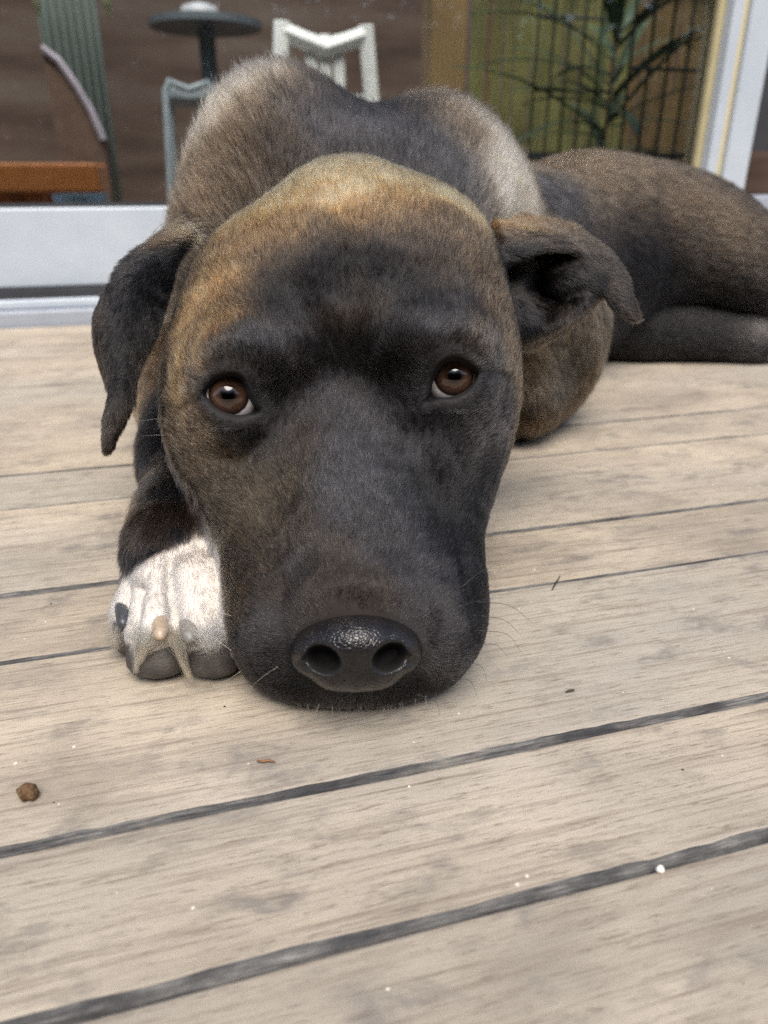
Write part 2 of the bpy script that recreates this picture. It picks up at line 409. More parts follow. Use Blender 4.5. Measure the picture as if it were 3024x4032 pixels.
# orange tub chair back (low, left)
on = 2.1; ul, ur, ux = uat(-30, 190, on), uat(101, 190, on), uat(50, 190, on); zt, zb = zat(50, 163, on), zat(50, 194, on)
mb = MB(); k = 10
e = empty('orange_stool', tuple(bw((ul+ur)/2, on, 0))); tag(e, 'low orange stool behind the glass at the left', 'stool')
inv = Matrix.Translation(-Vector(e.location)); M_OR = plain('orange_plastic', (.95, .34, .10), .4, .1)
o = MB().box(ul, ur, on, on+.35, zb, zt).build('seat', M_OR); o.parent = e; o.matrix_parent_inverse = inv; bevel(o, .008, 3)
for (a, n_) in ((ul+.03, on+.04), (ul+.03, on+.28), (ux-.1, on+.04), (ux-.1, on+.28)):
    o = MB().box(a, a+.08, n_, n_+.05, -.01, zb+.001).build('leg', M_OR); o.parent = e; o.matrix_parent_inverse = inv
for i_, (x_, lab) in enumerate(((38, 'pale yellow hanging strip near the top left corner'), (108, 'pale yellow hanging strip left of the dark table'))):
    uh = uat(x_, 10, 1.9); zh = zat(x_, 17, 1.9)
    o = MB().tube([bw(uh, 1.9, zh), bw(uh, 1.9, zh+.02), bw(uh-.01, 1.9, 1.6)], [.004, .008, .008], 8).build('hanging_strip', plain('pale_yellow', (.75, .72, .38), .5)); tag(o, lab, 'cord')
# small glass bowl on the floor
bu = uat(86, 200, 1.7)
o = MB().tube([bw(bu, 1.6, -.01), bw(bu, 1.6, .05), bw(bu, 1.6, zat(86, 194, 1.6))], [.03, .035, .05], 20).build('water_dish', plain('pale_mint', (.55, .68, .66), .3), smooth=True)
tag(o, 'pale mint dish right of the orange stool, behind the glass', 'dish')
# armchair with curved pale back, left
an = 3.0
pts = [(42, 48), (60, 62), (78, 88), (92, 112), (104, 140)]
e = empty('armchair', tuple(bw(uat(70, 120, an), an, 0))); tag(e, 'brown armchair with curved pale piping behind the glass', 'armchair')
inv = Matrix.Translation(-Vector(e.location))
v = []; f = []
for k, dn in enumerate((0, .25)):
    for (x, y) in pts:
        q = Pn(x, y, an); v.append(q+NB*dn)
    for (x, y) in pts: q = Pn(x, y, an); v.append(np.array([q[0], q[1], -.01])+NB*dn)
m = len(pts)
for i in range(m-1):
    f += [(i, i+1, m+i+1, m+i), (2*m+i+1, 2*m+i, 3*m+i, 3*m+i+1), (i+1, i, 2*m+i, 2*m+i+1)]
f += [(0, m, 3*m, 2*m), (m-1, 3*m-1, 4*m-1, 2*m-1)]
o = mesh_obj('back', v, f, plain('brown_cloth', (.12, .075, .055), .9)); o.parent = e; o.matrix_parent_inverse = inv
o = MB().tube([Pn(x, y, an)-NB*.01 for x, y in pts], .012, 6).build('piping', plain('lilac_piping', (.42, .38, .44), .6)); o.parent = e; o.matrix_parent_inverse = inv
# green-grey curtain panel behind the armchair
cu0, cu1 = uat(46, 60, 3.6), uat(104, 60, 3.6)
v = []; f = []
for i in range(41):
    u = cu0+(cu1-cu0)*i/40
    for z in (-.01, 2.3): v.append(bw(u, 3.6+.006*math.sin(i*1.1), z))
for i in range(40): f.append((2*i, 2*i+2, 2*i+3, 2*i+1))
o = mesh_obj('curtain', v, f, plain('sage_cloth', (.30, .36, .32), .9, .2, 3), smooth=True)
sm = o.modifiers.new('solid', 'SOLIDIFY'); sm.thickness = .004
tag(o, 'sage green curtain behind the armchair', 'curtain')

# ------------------------------------------------------------------ garden hedge across the lawn (seen in reflections)
def leaf_cloud(name, n, centre, ext, size, mat, parent=None):
    c = rng.uniform(-1, 1, (n, 3))
    keep = (np.abs(c)**4).sum(1) < 1.0+.35*rng.random(n); c = c[keep]; n = len(c)
    p = np.asarray(centre)+c*np.asarray(ext)
    a = rng.normal(size=(n, 3)); a /= np.linalg.norm(a, axis=1)[:, None]
    b = np.cross(a, rng.normal(size=(n, 3))); b /= np.linalg.norm(b, axis=1)[:, None]
    s = size*rng.uniform(.6, 1.3, (n, 1))
    v = np.concatenate([p+a*s, p+b*s*.45, p-a*s, p-b*s*.45], 1).reshape(-1, 3)
    f = np.arange(4*n).reshape(n, 4)
    return mesh_obj(name, v, f, mat, parent)
M_HEDGE = plain('hedge_leaf', (.05, .085, .03), .6, .4, 5)
h = leaf_cloud('hedge', 76000, (4, -5.2, 1.15), (14, .8, 1.65), .09, M_HEDGE); h['kind'] = 'stuff'
h['label'] = 'clipped green hedge across the lawn'
for (x, y, hh, cr) in ((-4.2, -6.4, 3.6, 2.1), (2.9, -7.0, 4.3, 2.3), (-.7, -7.4, 3.9, 2.0)):
    e = empty('garden_tree', (x, y, -.45)); tag(e, {-4.2: 'leafy garden tree behind the hedge, left one', 2.9: 'tall leafy garden tree behind the hedge, right one', -.7: 'leafy garden tree behind the hedge, middle one'}[x], 'tree')
    o = MB().tube([(0, 0, 0), (.05, 0, hh*.5), (0, .05, hh)], [.16, .11, .05], 10).build('trunk', plain('bark', (.10, .075, .055), .9), e)
    for k in range(5):
        a = k*1.256; MB().tube([(0, 0, hh*.55), (math.cos(a)*.6, math.sin(a)*.6, hh*.8), (math.cos(a)*1.2, math.sin(a)*1.2, hh*1.05)], [.06, .04, .015], 6).build('limb', M_DARK, e)
    leaf_cloud('crown', 9000, (0, 0, hh), (cr, cr, cr*.8), .09, M_HEDGE, e)

fence = empty('sky_block_fence', (0, -8.4, -.45)); tag(fence, 'brown timber paling fence added behind the hedge to block sky', 'fence')  # unseen, added to stop sky showing through the hedge in reflections
M_FENCE = plain('fence_timber', (.17, .10, .065), .85, .3, 3)
pal = None
for i in range(150):
    if pal is None:
        pal = MB().box(-.095, .095, -.01, .01, 0, 2.6, lambda u, n, z: np.array([u, n, z])).build('paling', M_FENCE, fence); o = pal
    else:
        o = pal.copy(); link(o, fence)
    o.location = (-9+i*.2, random.uniform(-.008, .008), 0)
for z in (.4, 1.9):
    MB().box(-9.1, 21.1, .02, .06, z, z+.09, lambda u, n, z: np.array([u, n, z])).build('rail', M_FENCE, fence)
# ------------------------------------------------------------------ the dog: a smooth implicit body turned into one mesh
class Field:
    def __init__(s, xs, ys, zs):
        s.ax = [np.asarray(a, np.float32) for a in (xs, ys, zs)]
        s.D = np.full([len(a) for a in s.ax], 1.0, np.float32)
    def sub(s, lo, hi):
        sl = []
        for a, l, h in zip(s.ax, lo, hi):
            i0 = max(0, int(np.searchsorted(a, l))-1); i1 = min(len(a), int(np.searchsorted(a, h))+1)
            if i1-i0 < 2: return None, None
            sl.append(slice(i0, i1))
        X = s.ax[0][sl[0]][:, None, None]; Y = s.ax[1][sl[1]][None, :, None]; Z = s.ax[2][sl[2]][None, None, :]
        return tuple(sl), (X, Y, Z)
    def union(s, fn, lo, hi, k=.01):
        m = k+.012
        sl, g = s.sub(np.asarray(lo)-m, np.asarray(hi)+m)
        if sl is None: return
        d = fn(*g).astype(np.float32); a = s.D[sl]
        h = np.clip(k-np.abs(a-d), 0, None)/k
        s.D[sl] = np.minimum(a, d)-h*h*k*.25
    def cut(s, fn, lo, hi, k=.004):
        m = k+.006
        sl, g = s.sub(np.asarray(lo)-m, np.asarray(hi)+m)
        if sl is None: return
        d = -fn(*g).astype(np.float32); a = s.D[sl]
        h = np.clip(k-np.abs(a-d), 0, None)/k
        s.D[sl] = np.maximum(a, d)+h*h*k*.25
    # -- shapes
    def ell(s, c, r, k=.012, rot=None, cut=False):
        c = np.asarray(c, float); r = np.asarray(r, float)
        R = np.eye(3) if rot is None else np.asarray(Matrix.Rotation(rot[1], 3, rot[0]) if isinstance(rot, tuple) else rot)
        ext = np.sqrt(((R*r[None, :])**2).sum(1))
        def fn(X, Y, Z):
            x, y, z = X-c[0], Y-c[1], Z-c[2]
            q = [(R[0, i]*x+R[1, i]*y+R[2, i]*z)/r[i] for i in range(3)]
            k0 = np.sqrt(q[0]**2+q[1]**2+q[2]**2)
            k1 = np.sqrt((q[0]/r[0])**2+(q[1]/r[1])**2+(q[2]/r[2])**2)+1e-9
            return np.where(k0 < 1e-4, -min(r), k0*(k0-1)/k1)
        (s.cut if cut else s.union)(fn, c-ext, c+ext, k)
    def cone(s, a, ra, b, rb, k=.012, cut=False):
        a = np.asarray(a, float); b = np.asarray(b, float); ba = b-a; l2 = ba@ba
        def fn(X, Y, Z):
            x, y, z = X-a[0], Y-a[1], Z-a[2]
            t = np.clip((x*ba[0]+y*ba[1]+z*ba[2])/l2, 0, 1)
            return np.sqrt((x-t*ba[0])**2+(y-t*ba[1])**2+(z-t*ba[2])**2)-(ra+(rb-ra)*t)
        m = max(ra, rb)
        (s.cut if cut else s.union)(fn, np.minimum(a, b)-m, np.maximum(a, b)+m, k)
    def chain(s, pts, k=.012):
        for (a, ra), (b, rb) in zip(pts[:-1], pts[1:]): s.cone(a, ra, b, rb, k)
    def tri(s, a, b, c, r, k=.003):
        a, b, c = (np.asarray(q, float) for q in (a, b, c))
        ba, cb, ac = b-a, c-b, a-c; n = np.cross(ba, ac)
        n1, n2, n3 = np.cross(ba, n), np.cross(cb, n), np.cross(ac, n)
        def fn(X, Y, Z):
            def dot(v, q): return v[0]*(X-q[0])+v[1]*(Y-q[1])+v[2]*(Z-q[2])
            def edge(e, q):
                t = np.clip(dot(e, q)/(e@e), 0, 1)
                return (X-q[0]-t*e[0])**2+(Y-q[1]-t*e[1])**2+(Z-q[2]-t*e[2])**2
            inside = (np.sign(dot(n1, a))+np.sign(dot(n2, b))+np.sign(dot(n3, c))) < 2
            de = np.minimum(np.minimum(edge(ba, a), edge(cb, b)), edge(ac, c))
            dp = dot(n, a)**2/(n@n)
            return np.sqrt(np.where(inside, de, dp))-r
        P3 = np.stack([a, b, c]); s.union(fn, P3.min(0)-r, P3.max(0)+r, k)
    def sheet(s, rows, r, k=.003, sub=3):
        """a curved flap: the control rows are refined, then thickened"""
        R = np.asarray(rows, float)
        def refine(A):
            n = len(A); out = []
            for i in range(n-1):
                p0 = A[i-1] if i else 2*A[0]-A[1]; p1, p2 = A[i], A[i+1]; p3 = A[i+2] if i+2 < n else 2*A[-1]-A[-2]
                for q in range(sub):
                    t = q/sub; out.append(.5*((2*p1)+(-p0+p2)*t+(2*p0-5*p1+4*p2-p3)*t*t+(-p0+3*p1-3*p2+p3)*t**3))
            return np.array(out+[A[-1]])
        R = refine(R); R = refine(R.swapaxes(0, 1)).swapaxes(0, 1)
        main = s.D; s.D = np.full_like(main, 1.0)
        for i in range(len(R)-1):
            for j in range(len(R[0])-1):
                a, b, c, d = R[i][j], R[i][j+1], R[i+1][j], R[i+1][j+1]
                s.tri(a, b, c, r, 1e-5); s.tri(b, d, c, r, 1e-5)
        add = s.D; s.D = main; s.blend(add, k)
    def blend(s, d, k):
        h = np.clip(k-np.abs(s.D-d), 0, None)/k
        s.D = np.minimum(s.D, d)-h*h*k*.25
    def layer(s):
        old = s.D; s.D = np.full_like(old, 1.0); return old
    # -- surface nets
    def mesh(s):
        D = s.D; ins = D < 0
        c = [ins[i:ins.shape[0]-1+i, j:ins.shape[1]-1+j, k:ins.shape[2]-1+k] for i in (0, 1) for j in (0, 1) for k in (0, 1)]
        anyc = np.logical_or.reduce(c); allc = np.logical_and.reduce(c)
        idx = np.argwhere(anyc & ~allc)
        vid = np.full(anyc.shape, -1, np.int32); vid[idx[:, 0], idx[:, 1], idx[:, 2]] = np.arange(len(idx))
        cor = np.array([(i, j, k) for i in (0, 1) for j in (0, 1) for k in (0, 1)])
        val = np.stack([D[idx[:, 0]+q[0], idx[:, 1]+q[1], idx[:, 2]+q[2]] for q in cor], 1)
        acc = np.zeros((len(idx), 3)); cnt = np.zeros(len(idx))
        for a in range(8):
            for b in range(a+1, 8):
                if np.abs(cor[a]-cor[b]).sum() != 1: continue
                m = (val[:, a] < 0) != (val[:, b] < 0)
                t = np.where(m, val[:, a]/np.where(m, val[:, a]-val[:, b], 1), 0)[:, None]
                acc += np.where(m[:, None], cor[a]+t*(cor[b]-cor[a]), 0); cnt += m
        fr = acc/cnt[:, None]
        V = np.stack([s.ax[q][idx[:, q]]+fr[:, q]*(s.ax[q][idx[:, q]+1]-s.ax[q][idx[:, q]]) for q in range(3)], 1)
        F = []
        for ax in range(3):
            o = [q for q in range(3) if q != ax]
            sl0 = [slice(None)]*3; sl1 = [slice(None)]*3
            sl0[ax] = slice(0, -1); sl1[ax] = slice(1, None)
            for q in o: sl0[q] = slice(1, -1); sl1[q] = slice(1, -1)
            A, B = ins[tuple(sl0)], ins[tuple(sl1)]
            e = np.argwhere(A != B)
            flip = A[e[:, 0], e[:, 1], e[:, 2]]
            e = e.copy(); e[:, o[0]] += 1; e[:, o[1]] += 1
            def cell(d0, d1):
                g = e.copy(); g[:, o[0]] += d0; g[:, o[1]] += d1
                return vid[g[:, 0], g[:, 1], g[:, 2]]
            q = np.stack([cell(-1, -1), cell(0, -1), cell(0, 0), cell(-1, 0)], 1)
            if ax == 1: flip = ~flip
            q[~flip] = q[~flip][:, ::-1]
            F.append(q)
        F = np.concatenate(F); F = F[(F >= 0).all(1)]
        return V, F
def smooth_verts(V, F, it=2, lam=.5):
    e = np.concatenate([F[:, [0, 1]], F[:, [1, 2]], F[:, [2, 3]], F[:, [3, 0]]])
    n = len(V)
    deg = np.bincount(e[:, 0], minlength=n)+np.bincount(e[:, 1], minlength=n)
    for k in range(it):
        for l in (lam, -lam*1.03):
            A = np.stack([np.bincount(e[:, 0], V[e[:, 1], q], n)+np.bincount(e[:, 1], V[e[:, 0], q], n) for q in range(3)], 1)/np.maximum(deg, 1)[:, None]
            V = V+l*(A-V)
    return V
def np_mesh(name, V, F, mat=None, parent=None):
    me = bpy.data.meshes.new(name)
    me.vertices.add(len(V)); me.vertices.foreach_set('co', V.astype(np.float32).ravel())
    me.loops.add(F.size); me.loops.foreach_set('vertex_index', F.astype(np.int32).ravel())
    me.polygons.add(len(F)); me.polygons.foreach_set('loop_start', np.arange(0, F.size, F.shape[1], dtype=np.int32))
    me.polygons.foreach_set('use_smooth', np.ones(len(F), bool))
    me.update(calc_edges=True); me.validate()
    if mat: me.materials.append(mat)
    return link(bpy.data.objects.new(name, me), parent)
def axis(segs):
    """piecewise spacing: list of (start, end, step)"""
    out = []
    for a, b, st in segs: out += list(np.arange(a, b-1e-9, st))
    return np.array(out)

H = .0013
fld = Field(axis([(-.26, -.15, .003), (-.15, .13, H), (.13, .30, .003), (.30, .72, .007)]),
            axis([(.205, .42, H), (.42, .52, .0025), (.52, 1.16, .006)]),
            axis([(-.012, .215, H*1.1), (.215, .32, .004)]))

# centre line of the head, and its lean (image right side is carried a little higher)
def cx(Y): return float(np.interp(Y, [.22, .30, .33, .37, .40, .43, .5], [-.0098, -.0150, -.0190, -.0215, -.0205, -.0165, -.010]))
def HP(s, Y, z): return (cx(Y)+s, Y, z+s*.07)

# ---- torso
chest = [((-.020, .50, .095), .075), ((-.020, .60, .118), .100), ((.10, .76, .096), .100), ((.23, .92, .106), .102), ((.33, .98, .098), .092)]
fld.chain(chest, .05)
fld.ell((-.066, .575, .168), (.062, .085, .088), .035)          # shoulder blade, image left
fld.ell((.038, .64, .146), (.070, .10, .098), .035)           # shoulder blade, image right
fld.ell((-.078, .545, .100), (.066, .07, .092), .045)
fld.chain([((-.012, .43, .080), .055), ((-.012, .49, .098), .070), ((-.020, .56, .125), .088)], .04)   # neck
# ---- hindquarters
fld.ell((.32, .955, .116), (.13, .085, .085), .05)
fld.ell((.420, .915, .098), (.14, .080, .057), .04, ('Y', rad(23)))
# ---- far foreleg folded beside the chest (image right)
fld.ell((.140, .640, .080), (.046, .070, .078), .02)
fld.ell((.112, .605, .040), (.038, .060, .040), .02)
torso = fld.layer()
# ---- lower hind leg on the boards
fld.chain([((.205, .880, .042), .044), ((.30, .872, .034), .0345), ((.42, .862, .025), .0255), ((.60, .862, .021), .021)], .012)
fld.ell((.470, .893, .037), (.042, .025, .012), .004)
hind = fld.layer()
# ---- near foreleg and paw (image left)
fld.chain([((-.135, .62, .080), .055), ((-.145, .550, .052), .041), ((-.123, .445, .034), .0285), ((-.103, .355, .031), .0240), ((-.101, .320, .033), .0250)], .02)
toes = [((-.1020, .322, .032), (-.1130, .288, .0175), .0115), ((-.1000, .315, .034), (-.0985, .2705, .0195), .0130),
        ((-.0960, .315, .034), (-.0760, .2705, .0195), .0130), ((-.0930, .320, .031), (-.0610, .288, .0170), .0115)]
for a, b, r in toes:
    m = (np.array(a)*.45+np.array(b)*.55)+np.array([0, 0, .006])
    fld.cone(a, .0145, m, r*.98, .003); fld.cone(m, r*.98, b, r*.98, .002)
fld.ell((-.088, .295, .018), (.026, .026, .016), .006)
fore = fld.layer()

# ---- skull
INNER = []
fld.ell(HP(0, .422, .118), (.066, .100, .090), .02)
for s in (-1, 1):
    fld.ell(HP(s*.042, .398, .1265+s*.004), (.042, .074, .060), .02)        # temple
    fld.ell(HP(s*.053, .366, .096), (.0355, .056, .050), .02)       # cheek
    fld.ell(HP(s*.040, .352, .064), (.033, .058, .044), .02)        # jaw
    fld.ell(HP(s*.038, .327, .1300), (.026, .025, .019), .014)      # brow
    INNER.append(HP(s*.0235, .2985, .1175))
    fld.cone(HP(s*.032, .330, .055), .0345, HP(s*(.0265 if s > 0 else .0235), .2600, .0305), .0270, .014)    # flew
    fld.ell(HP(s*(.0300 if s > 0 else .0265), .2720, .0320), (.0230, .030, .0265), .012)
fld.ell(HP(0, .40, .07), (.065, .085, .062), .03)
fld.cone(HP(0, .325, .078), .035, HP(0, .2525, .0405), .0258, .011)     # bridge of the muzzle
fld.ell(HP(0, .263, .018), (.030, .026, .019), .012)               # chin
fld.ell(HP(0, .2625, .0105), (.0455, .0265, .0115), .010)          # lips on the boards
fld.cone(HP(.001, .330, .1570), .0030, HP(.001, .349, .1840), .003, .016, cut=True)     # furrow of the forehead
for q in INNER: fld.ell(q, (.006, .008, .008), .014, cut=True)      # hollows beside the stop
# ---- eyes: lids, then the openings
EYES = []
def catmull(pts, n=6):
    pts = np.asarray(pts, float); m = len(pts); out = []
    for i in range(m):
        p0, p1, p2, p3 = pts[i-1], pts[i], pts[(i+1) % m], pts[(i+2) % m]
        for k in range(n):
            t = k/n
            out.append(.5*((2*p1)+(-p0+p2)*t+(2*p0-5*p1+4*p2-p3)*t*t+(-p0+3*p1-3*p2+p3)*t**3))
    return np.array(out)
eye_px = [((230.7, 396.0), [(205.2, 393.5), (209.5, 384.5), (217, 377), (227.3, 373.8), (237, 374), (244.9, 379.5), (250.5, 393.6), (254.5, 403), (259, 412), (248, 415.5), (234.7, 417.2), (217.5, 411.2), (208, 400.5)]),
          ((452.6, 377.0), [(426.5, 402.5), (429, 395), (430, 385), (433, 373.5), (440.8, 362), (453.1, 357.5), (465.3, 361.4), (476.6, 371.7), (475, 382), (467.8, 391.8), (453, 398.5), (438.9, 399.3)])]
ED, ER = .3265, .0128
for (ic, op) in eye_px:
    c = P(*ic, ED)
    f = CAMP-c; f /= np.linalg.norm(f)
    r_ = np.array([1., 0, 0]); r_ -= f*(r_@f); r_ /= np.linalg.norm(r_); u_ = np.cross(f, r_)
    sc = (ED-ER*.8)/FPX
    poly = catmull([((x-ic[0])*sc, -(y-ic[1])*sc) for x, y in op])
    EYES.append((c, f, r_, u_, poly))
    fld.ell(c-f*.0006, (ER+.0022,)*3, .015)
def poly_sdf(poly, a, b):
    d = np.full(a.shape, 1e9, np.float32); sgn = np.ones(a.shape, np.float32)
    n = len(poly)
    for i in range(n):
        p, q = poly[i], poly[i-1]; e = q-p
        wa, wb = a-p[0], b-p[1]
        t = np.clip((wa*e[0]+wb*e[1])/(e@e), 0, 1)
        d = np.minimum(d, (wa-e[0]*t)**2+(wb-e[1]*t)**2)
        c1, c2, c3 = b >= p[1], b < q[1], e[0]*wb > e[1]*wa
        fl = (c1 & c2 & c3) | (~c1 & ~c2 & ~c3)
        sgn = np.where(fl, -sgn, sgn)
    return sgn*np.sqrt(d)
for c, f, r_, u_, poly in EYES:
    def fn(X, Y, Z):
        x, y, z = X-c[0], Y-c[1], Z-c[2]
        a = x*r_[0]+y*r_[1]+z*r_[2]; b = x*u_[0]+y*u_[1]+z*u_[2]; w = x*f[0]+y*f[1]+z*f[2]
        return np.maximum(poly_sdf(poly, a, b), -w+.002)
    fld.cut(fn, c-.022, c+.022, .0012)

for c, f, r_, u_, poly in EYES:      # lids: a heavy upper one, a thin lower one
    n = len(poly)
    for i in range(n):
        q = [np.array(p)*1.17 for p in (poly[i], poly[(i+1) % n])]
        up = (poly[i][1] > .0005)
        pts = [c+a*r_+b*u_+f*math.sqrt(max((ER+.0012)**2-a*a-b*b, 2e-5)) for a, b in q]
        rad_ = .0017 if up else .0009
        fld.cone(pts[0], rad_, pts[1], rad_, .003)
# ---- ears
def rowp(*pts): return [P(*p) for p in pts]
EAR_L = [rowp((162, 238, .408), (180, 232, .402), (197, 235, .398)),
         rowp((131, 260, .396), (154, 257, .388), (178, 259, .388)),
         rowp((112, 289, .384), (136, 289, .373), (168, 292, .386)),
         rowp((107, 330, .376), (128, 331, .364), (154, 334, .378)),
         rowp((109, 356, .372), (125, 357, .361), (141, 358, .371)),
         rowp((114, 375, .370), (124, 376, .360), (134, 377, .366)),
         rowp((111, 401, .366), (121, 402, .358), (131, 402, .362)),
         rowp((106, 430, .363), (112, 430, .356), (118, 430, .359)),
         rowp((106, 450, .361), (108, 450, .357), (110, 450, .358))]
fld.sheet(EAR_L, .0017, .005)
EAR_LB = [rowp((112, 289, .384), (107, 296, .392), (122, 290, .41)),
          rowp((107, 322, .376), (97, 318, .392), (116, 322, .412)),
          rowp((108, 345, .372), (97, 343, .390), (116, 345, .41)),
          rowp((113, 370, .370), (104, 368, .386), (118, 366, .40)),
          rowp((114, 385, .369), (110, 386, .378), (118, 384, .385))]
fld.sheet(EAR_LB, .0016, .004)
EAR_R = [rowp((494, 224, .398), (500, 238, .385), (506, 262, .372)),
         rowp((522, 222, .408), (530, 237, .388), (534, 252, .374)),
         rowp((548, 225, .412), (556, 238, .392), (560, 249, .380)),
         rowp((574, 231, .412), (580, 244, .394), (580, 254, .386)),
         rowp((599, 245, .408), (598, 256, .394), (592, 268, .389)),
         rowp((615, 261, .402), (609, 272, .392), (603, 284, .389)),
         rowp((626, 283, .396), (618, 292, .389), (609, 299, .388)),
         rowp((633, 306, .392), (627, 309, .388), (621, 312, .387)),
         rowp((638, 319, .390), (636, 320, .388), (633, 320, .387))]
fld.sheet(EAR_R, .0017, .005)
EAR_RB = [rowp((510, 290, .392), (520, 325, .378), (530, 338, .392)),
          rowp((540, 300, .402), (548, 322, .382), (556, 332, .392)),
          rowp((566, 292, .404), (572, 308, .384), (578, 315, .392)),
          rowp((588, 280, .402), (594, 290, .388), (599, 296, .394))]
fld.sheet(EAR_RB, .0020, .005)
fld.ell(P(514, 280, .402), (.012, .012, .020), .006)
fld.ell(P(578, 281, .392), (.0125, .010, .0085), .006)
fld.ell(P(562, 276, .394), (.011, .010, .008), .006)
fld.sheet([EAR_RB[0], rowp((500, 240, .43), (505, 270, .43), (515, 340, .43))], .004, .01)
fld.sheet([rowp((522, 222, .408), (520, 260, .425), (540, 300, .412)), rowp((574, 231, .412), (575, 262, .424), (588, 280, .408))], .003, .006)

# ---- muzzle detailing: lip fold, seat of the nose
nose_c = P(356.5, 652, .2716)
fld.ell(P(356.5, 655, .2725), (.0175, .009, .0110), .005, cut=True)
fld.blend(torso, .016); fld.blend(hind, .006); fld.blend(fore, .004)
del torso, hind, fore
fld.cut(lambda X, Y, Z: Z+.0+0*X+0*Y, (-.3, .2, -.02), (.72, 1.16, -.0003), .002)

BV, BF = fld.mesh()
BV = smooth_verts(BV, BF, 2)
# ---- fine modelling of the face: creases pressed in and folds raised along short strokes
def vnorm(V, F):
    n = np.cross(V[F[:, 2]]-V[F[:, 0]], V[F[:, 3]]-V[F[:, 1]]); N = np.zeros_like(V)
    for q in range(4):
        for k in range(3): N[:, k] += np.bincount(F[:, q], n[:, k], len(V))
    return N/np.maximum(np.linalg.norm(N, axis=1), 1e-12)[:, None]
N0 = vnorm(BV, BF); hd = np.where(BV[:, 1] < .46)[0]
q_ = BV[hd]-CAMP; dq = q_[:, 1]*CP-q_[:, 2]*SP
sx_ = (384+q_[:, 0]/dq*FPX)*2.1602; sy_ = (512-(q_[:, 1]*SP+q_[:, 2]*CP)/dq*FPX)*2.1602
fc_ = -(q_*N0[hd]).sum(1)/np.linalg.norm(q_, axis=1)
STROKES = [
    ([(752, 550), (750, 645)], -1.5, 9), ([(775, 1488), (775, 1525)], -2.0, 7), ([(700, 560), (690, 640)], 1.0, 30), ([(810, 560), (815, 640)], 1.0, 30),
    ([(445, 770), (500, 742), (565, 765)], 1.4, 20), ([(940, 735), (985, 712), (1045, 750)], 1.4, 20),
    ([(443, 849), (417, 863), (395, 885)], -1.1, 7), ([(1035, 805), (1075, 812), (1100, 822)], -1.1, 7),
    ([(455, 800), (495, 782), (545, 800)], -.7, 7), ([(935, 770), (975, 744), (1030, 772)], -.7, 7),
    ([(480, 945), (530, 955)], 1.5, 26), ([(455, 985), (520, 1005), (575, 950)], -.9, 9), ([(1000, 900), (1050, 880)], 1.0, 24),
    ([(372, 880), (388, 960), (420, 1060)], -1.3, 13), ([(1090, 880), (1060, 960), (1035, 1050)], -1.0, 16),
    ([(985, 1130), (1003, 1230), (1012, 1330)], -1.3, 9), ([(1045, 1180), (1048, 1230)], 1.2, 16),
    ([(618, 1250), (606, 1320), (612, 1400), (640, 1470)], -.7, 12), ([(912, 1260), (926, 1320), (922, 1390), (900, 1460)], -.7, 12),
    ([(645, 1000), (605, 1150), (590, 1230)], -1.2, 26), ([(895, 950), (945, 1090), (960, 1230)], -1.6, 22),
    ([(690, 1190), (850, 1190)], -1.0, 34), ([(690, 1265), (850, 1265)], 1.0, 26),
    ([(366, 1215), (368, 1290), (378, 1370)], -3.6, 9), ([(305, 1270), (292, 1330), (285, 1380)], -3.2, 9),
    ([(540, 1290), (550, 1400)], 1.2, 34), ([(985, 1300), (980, 1400)], 1.2, 34)]
for pts, amp, sg in STROKES:
    d2 = np.full(len(hd), 1e9)
    for (x0, y0), (x1, y1) in zip(pts[:-1], pts[1:]):
        ex, ey = x1-x0, y1-y0; t = np.clip(((sx_-x0)*ex+(sy_-y0)*ey)/(ex*ex+ey*ey), 0, 1)
        d2 = np.minimum(d2, (sx_-x0-t*ex)**2+(sy_-y0-t*ey)**2)
    w = np.exp(-d2/(2*sg*sg))*np.clip(fc_*4, 0, 1)
    BV[hd] += N0[hd]*(w*amp*.001)[:, None]
dog = empty('dog', (-.02, .5, 0))
tag(dog, 'brown and black brindle dog lying with its chin on the deck', 'dog')
INV = Matrix.Translation(-Vector(dog.location))
def dogpart(o, parent=None):
    o.parent = parent or dog
    o.matrix_parent_inverse = INV
    return o
if CLAY: body = dogpart(np_mesh('body', BV, BF, plain('clay', (.4, .36, .32), .6, .02)))
# ------------------------------------------------------------------ nose leather
nf = CAMP-nose_c; nf /= np.linalg.norm(nf)
nr = np.array([1., 0, .035]); nr -= nf*(nr@nf); nr /= np.linalg.norm(nr); nu = np.cross(nf, nr)
NF = Field(np.arange(-.028, .028, .00045), np.arange(-.021, .021, .00045), np.arange(-.026, .016, .00045))
NF.ell((0, .0030, -.0050), (.0200, .0122, .0165), .004)
NF.ell((0, .0060, -.0140), (.0228, .0106, .0130), .004)
for s in (-1, 1): NF.ell((s*.0148, .0000, -.0068), (.0100, .0092, .0128), .005)
NF.ell((0, -.0075, -.0055), (.0108, .0072, .0120), .006)
for s in (-1, 1): NF.ell((s*.0085, -.0075, -.0075), (.0075, .0060, .0100), .004)
for s in (-1, 1):
    NF.ell((s*.0120, -.0022, .0055), (.0066, .0048, .0160), .0016, ('Z', s*.45), cut=True)
    NF.cone((s*.0150, -.0036, .0070), .0034, (s*.0228, -.0046, .0002), .0021, .0018, cut=True)
NF.cone((0, .0015, .0128), .0007, (0, -.0080, .0085), .0011, .0022, cut=True)
NF.cone((0, -.0080, .0085), .0011, (0, -.0200, -.0010), .0012, .0022, cut=True)
NV, NFc = NF.mesh(); NV = smooth_verts(NV, NFc, 1)
NW = nose_c+NV[:, :1]*nr+NV[:, 1:2]*nu+NV[:, 2:3]*nf
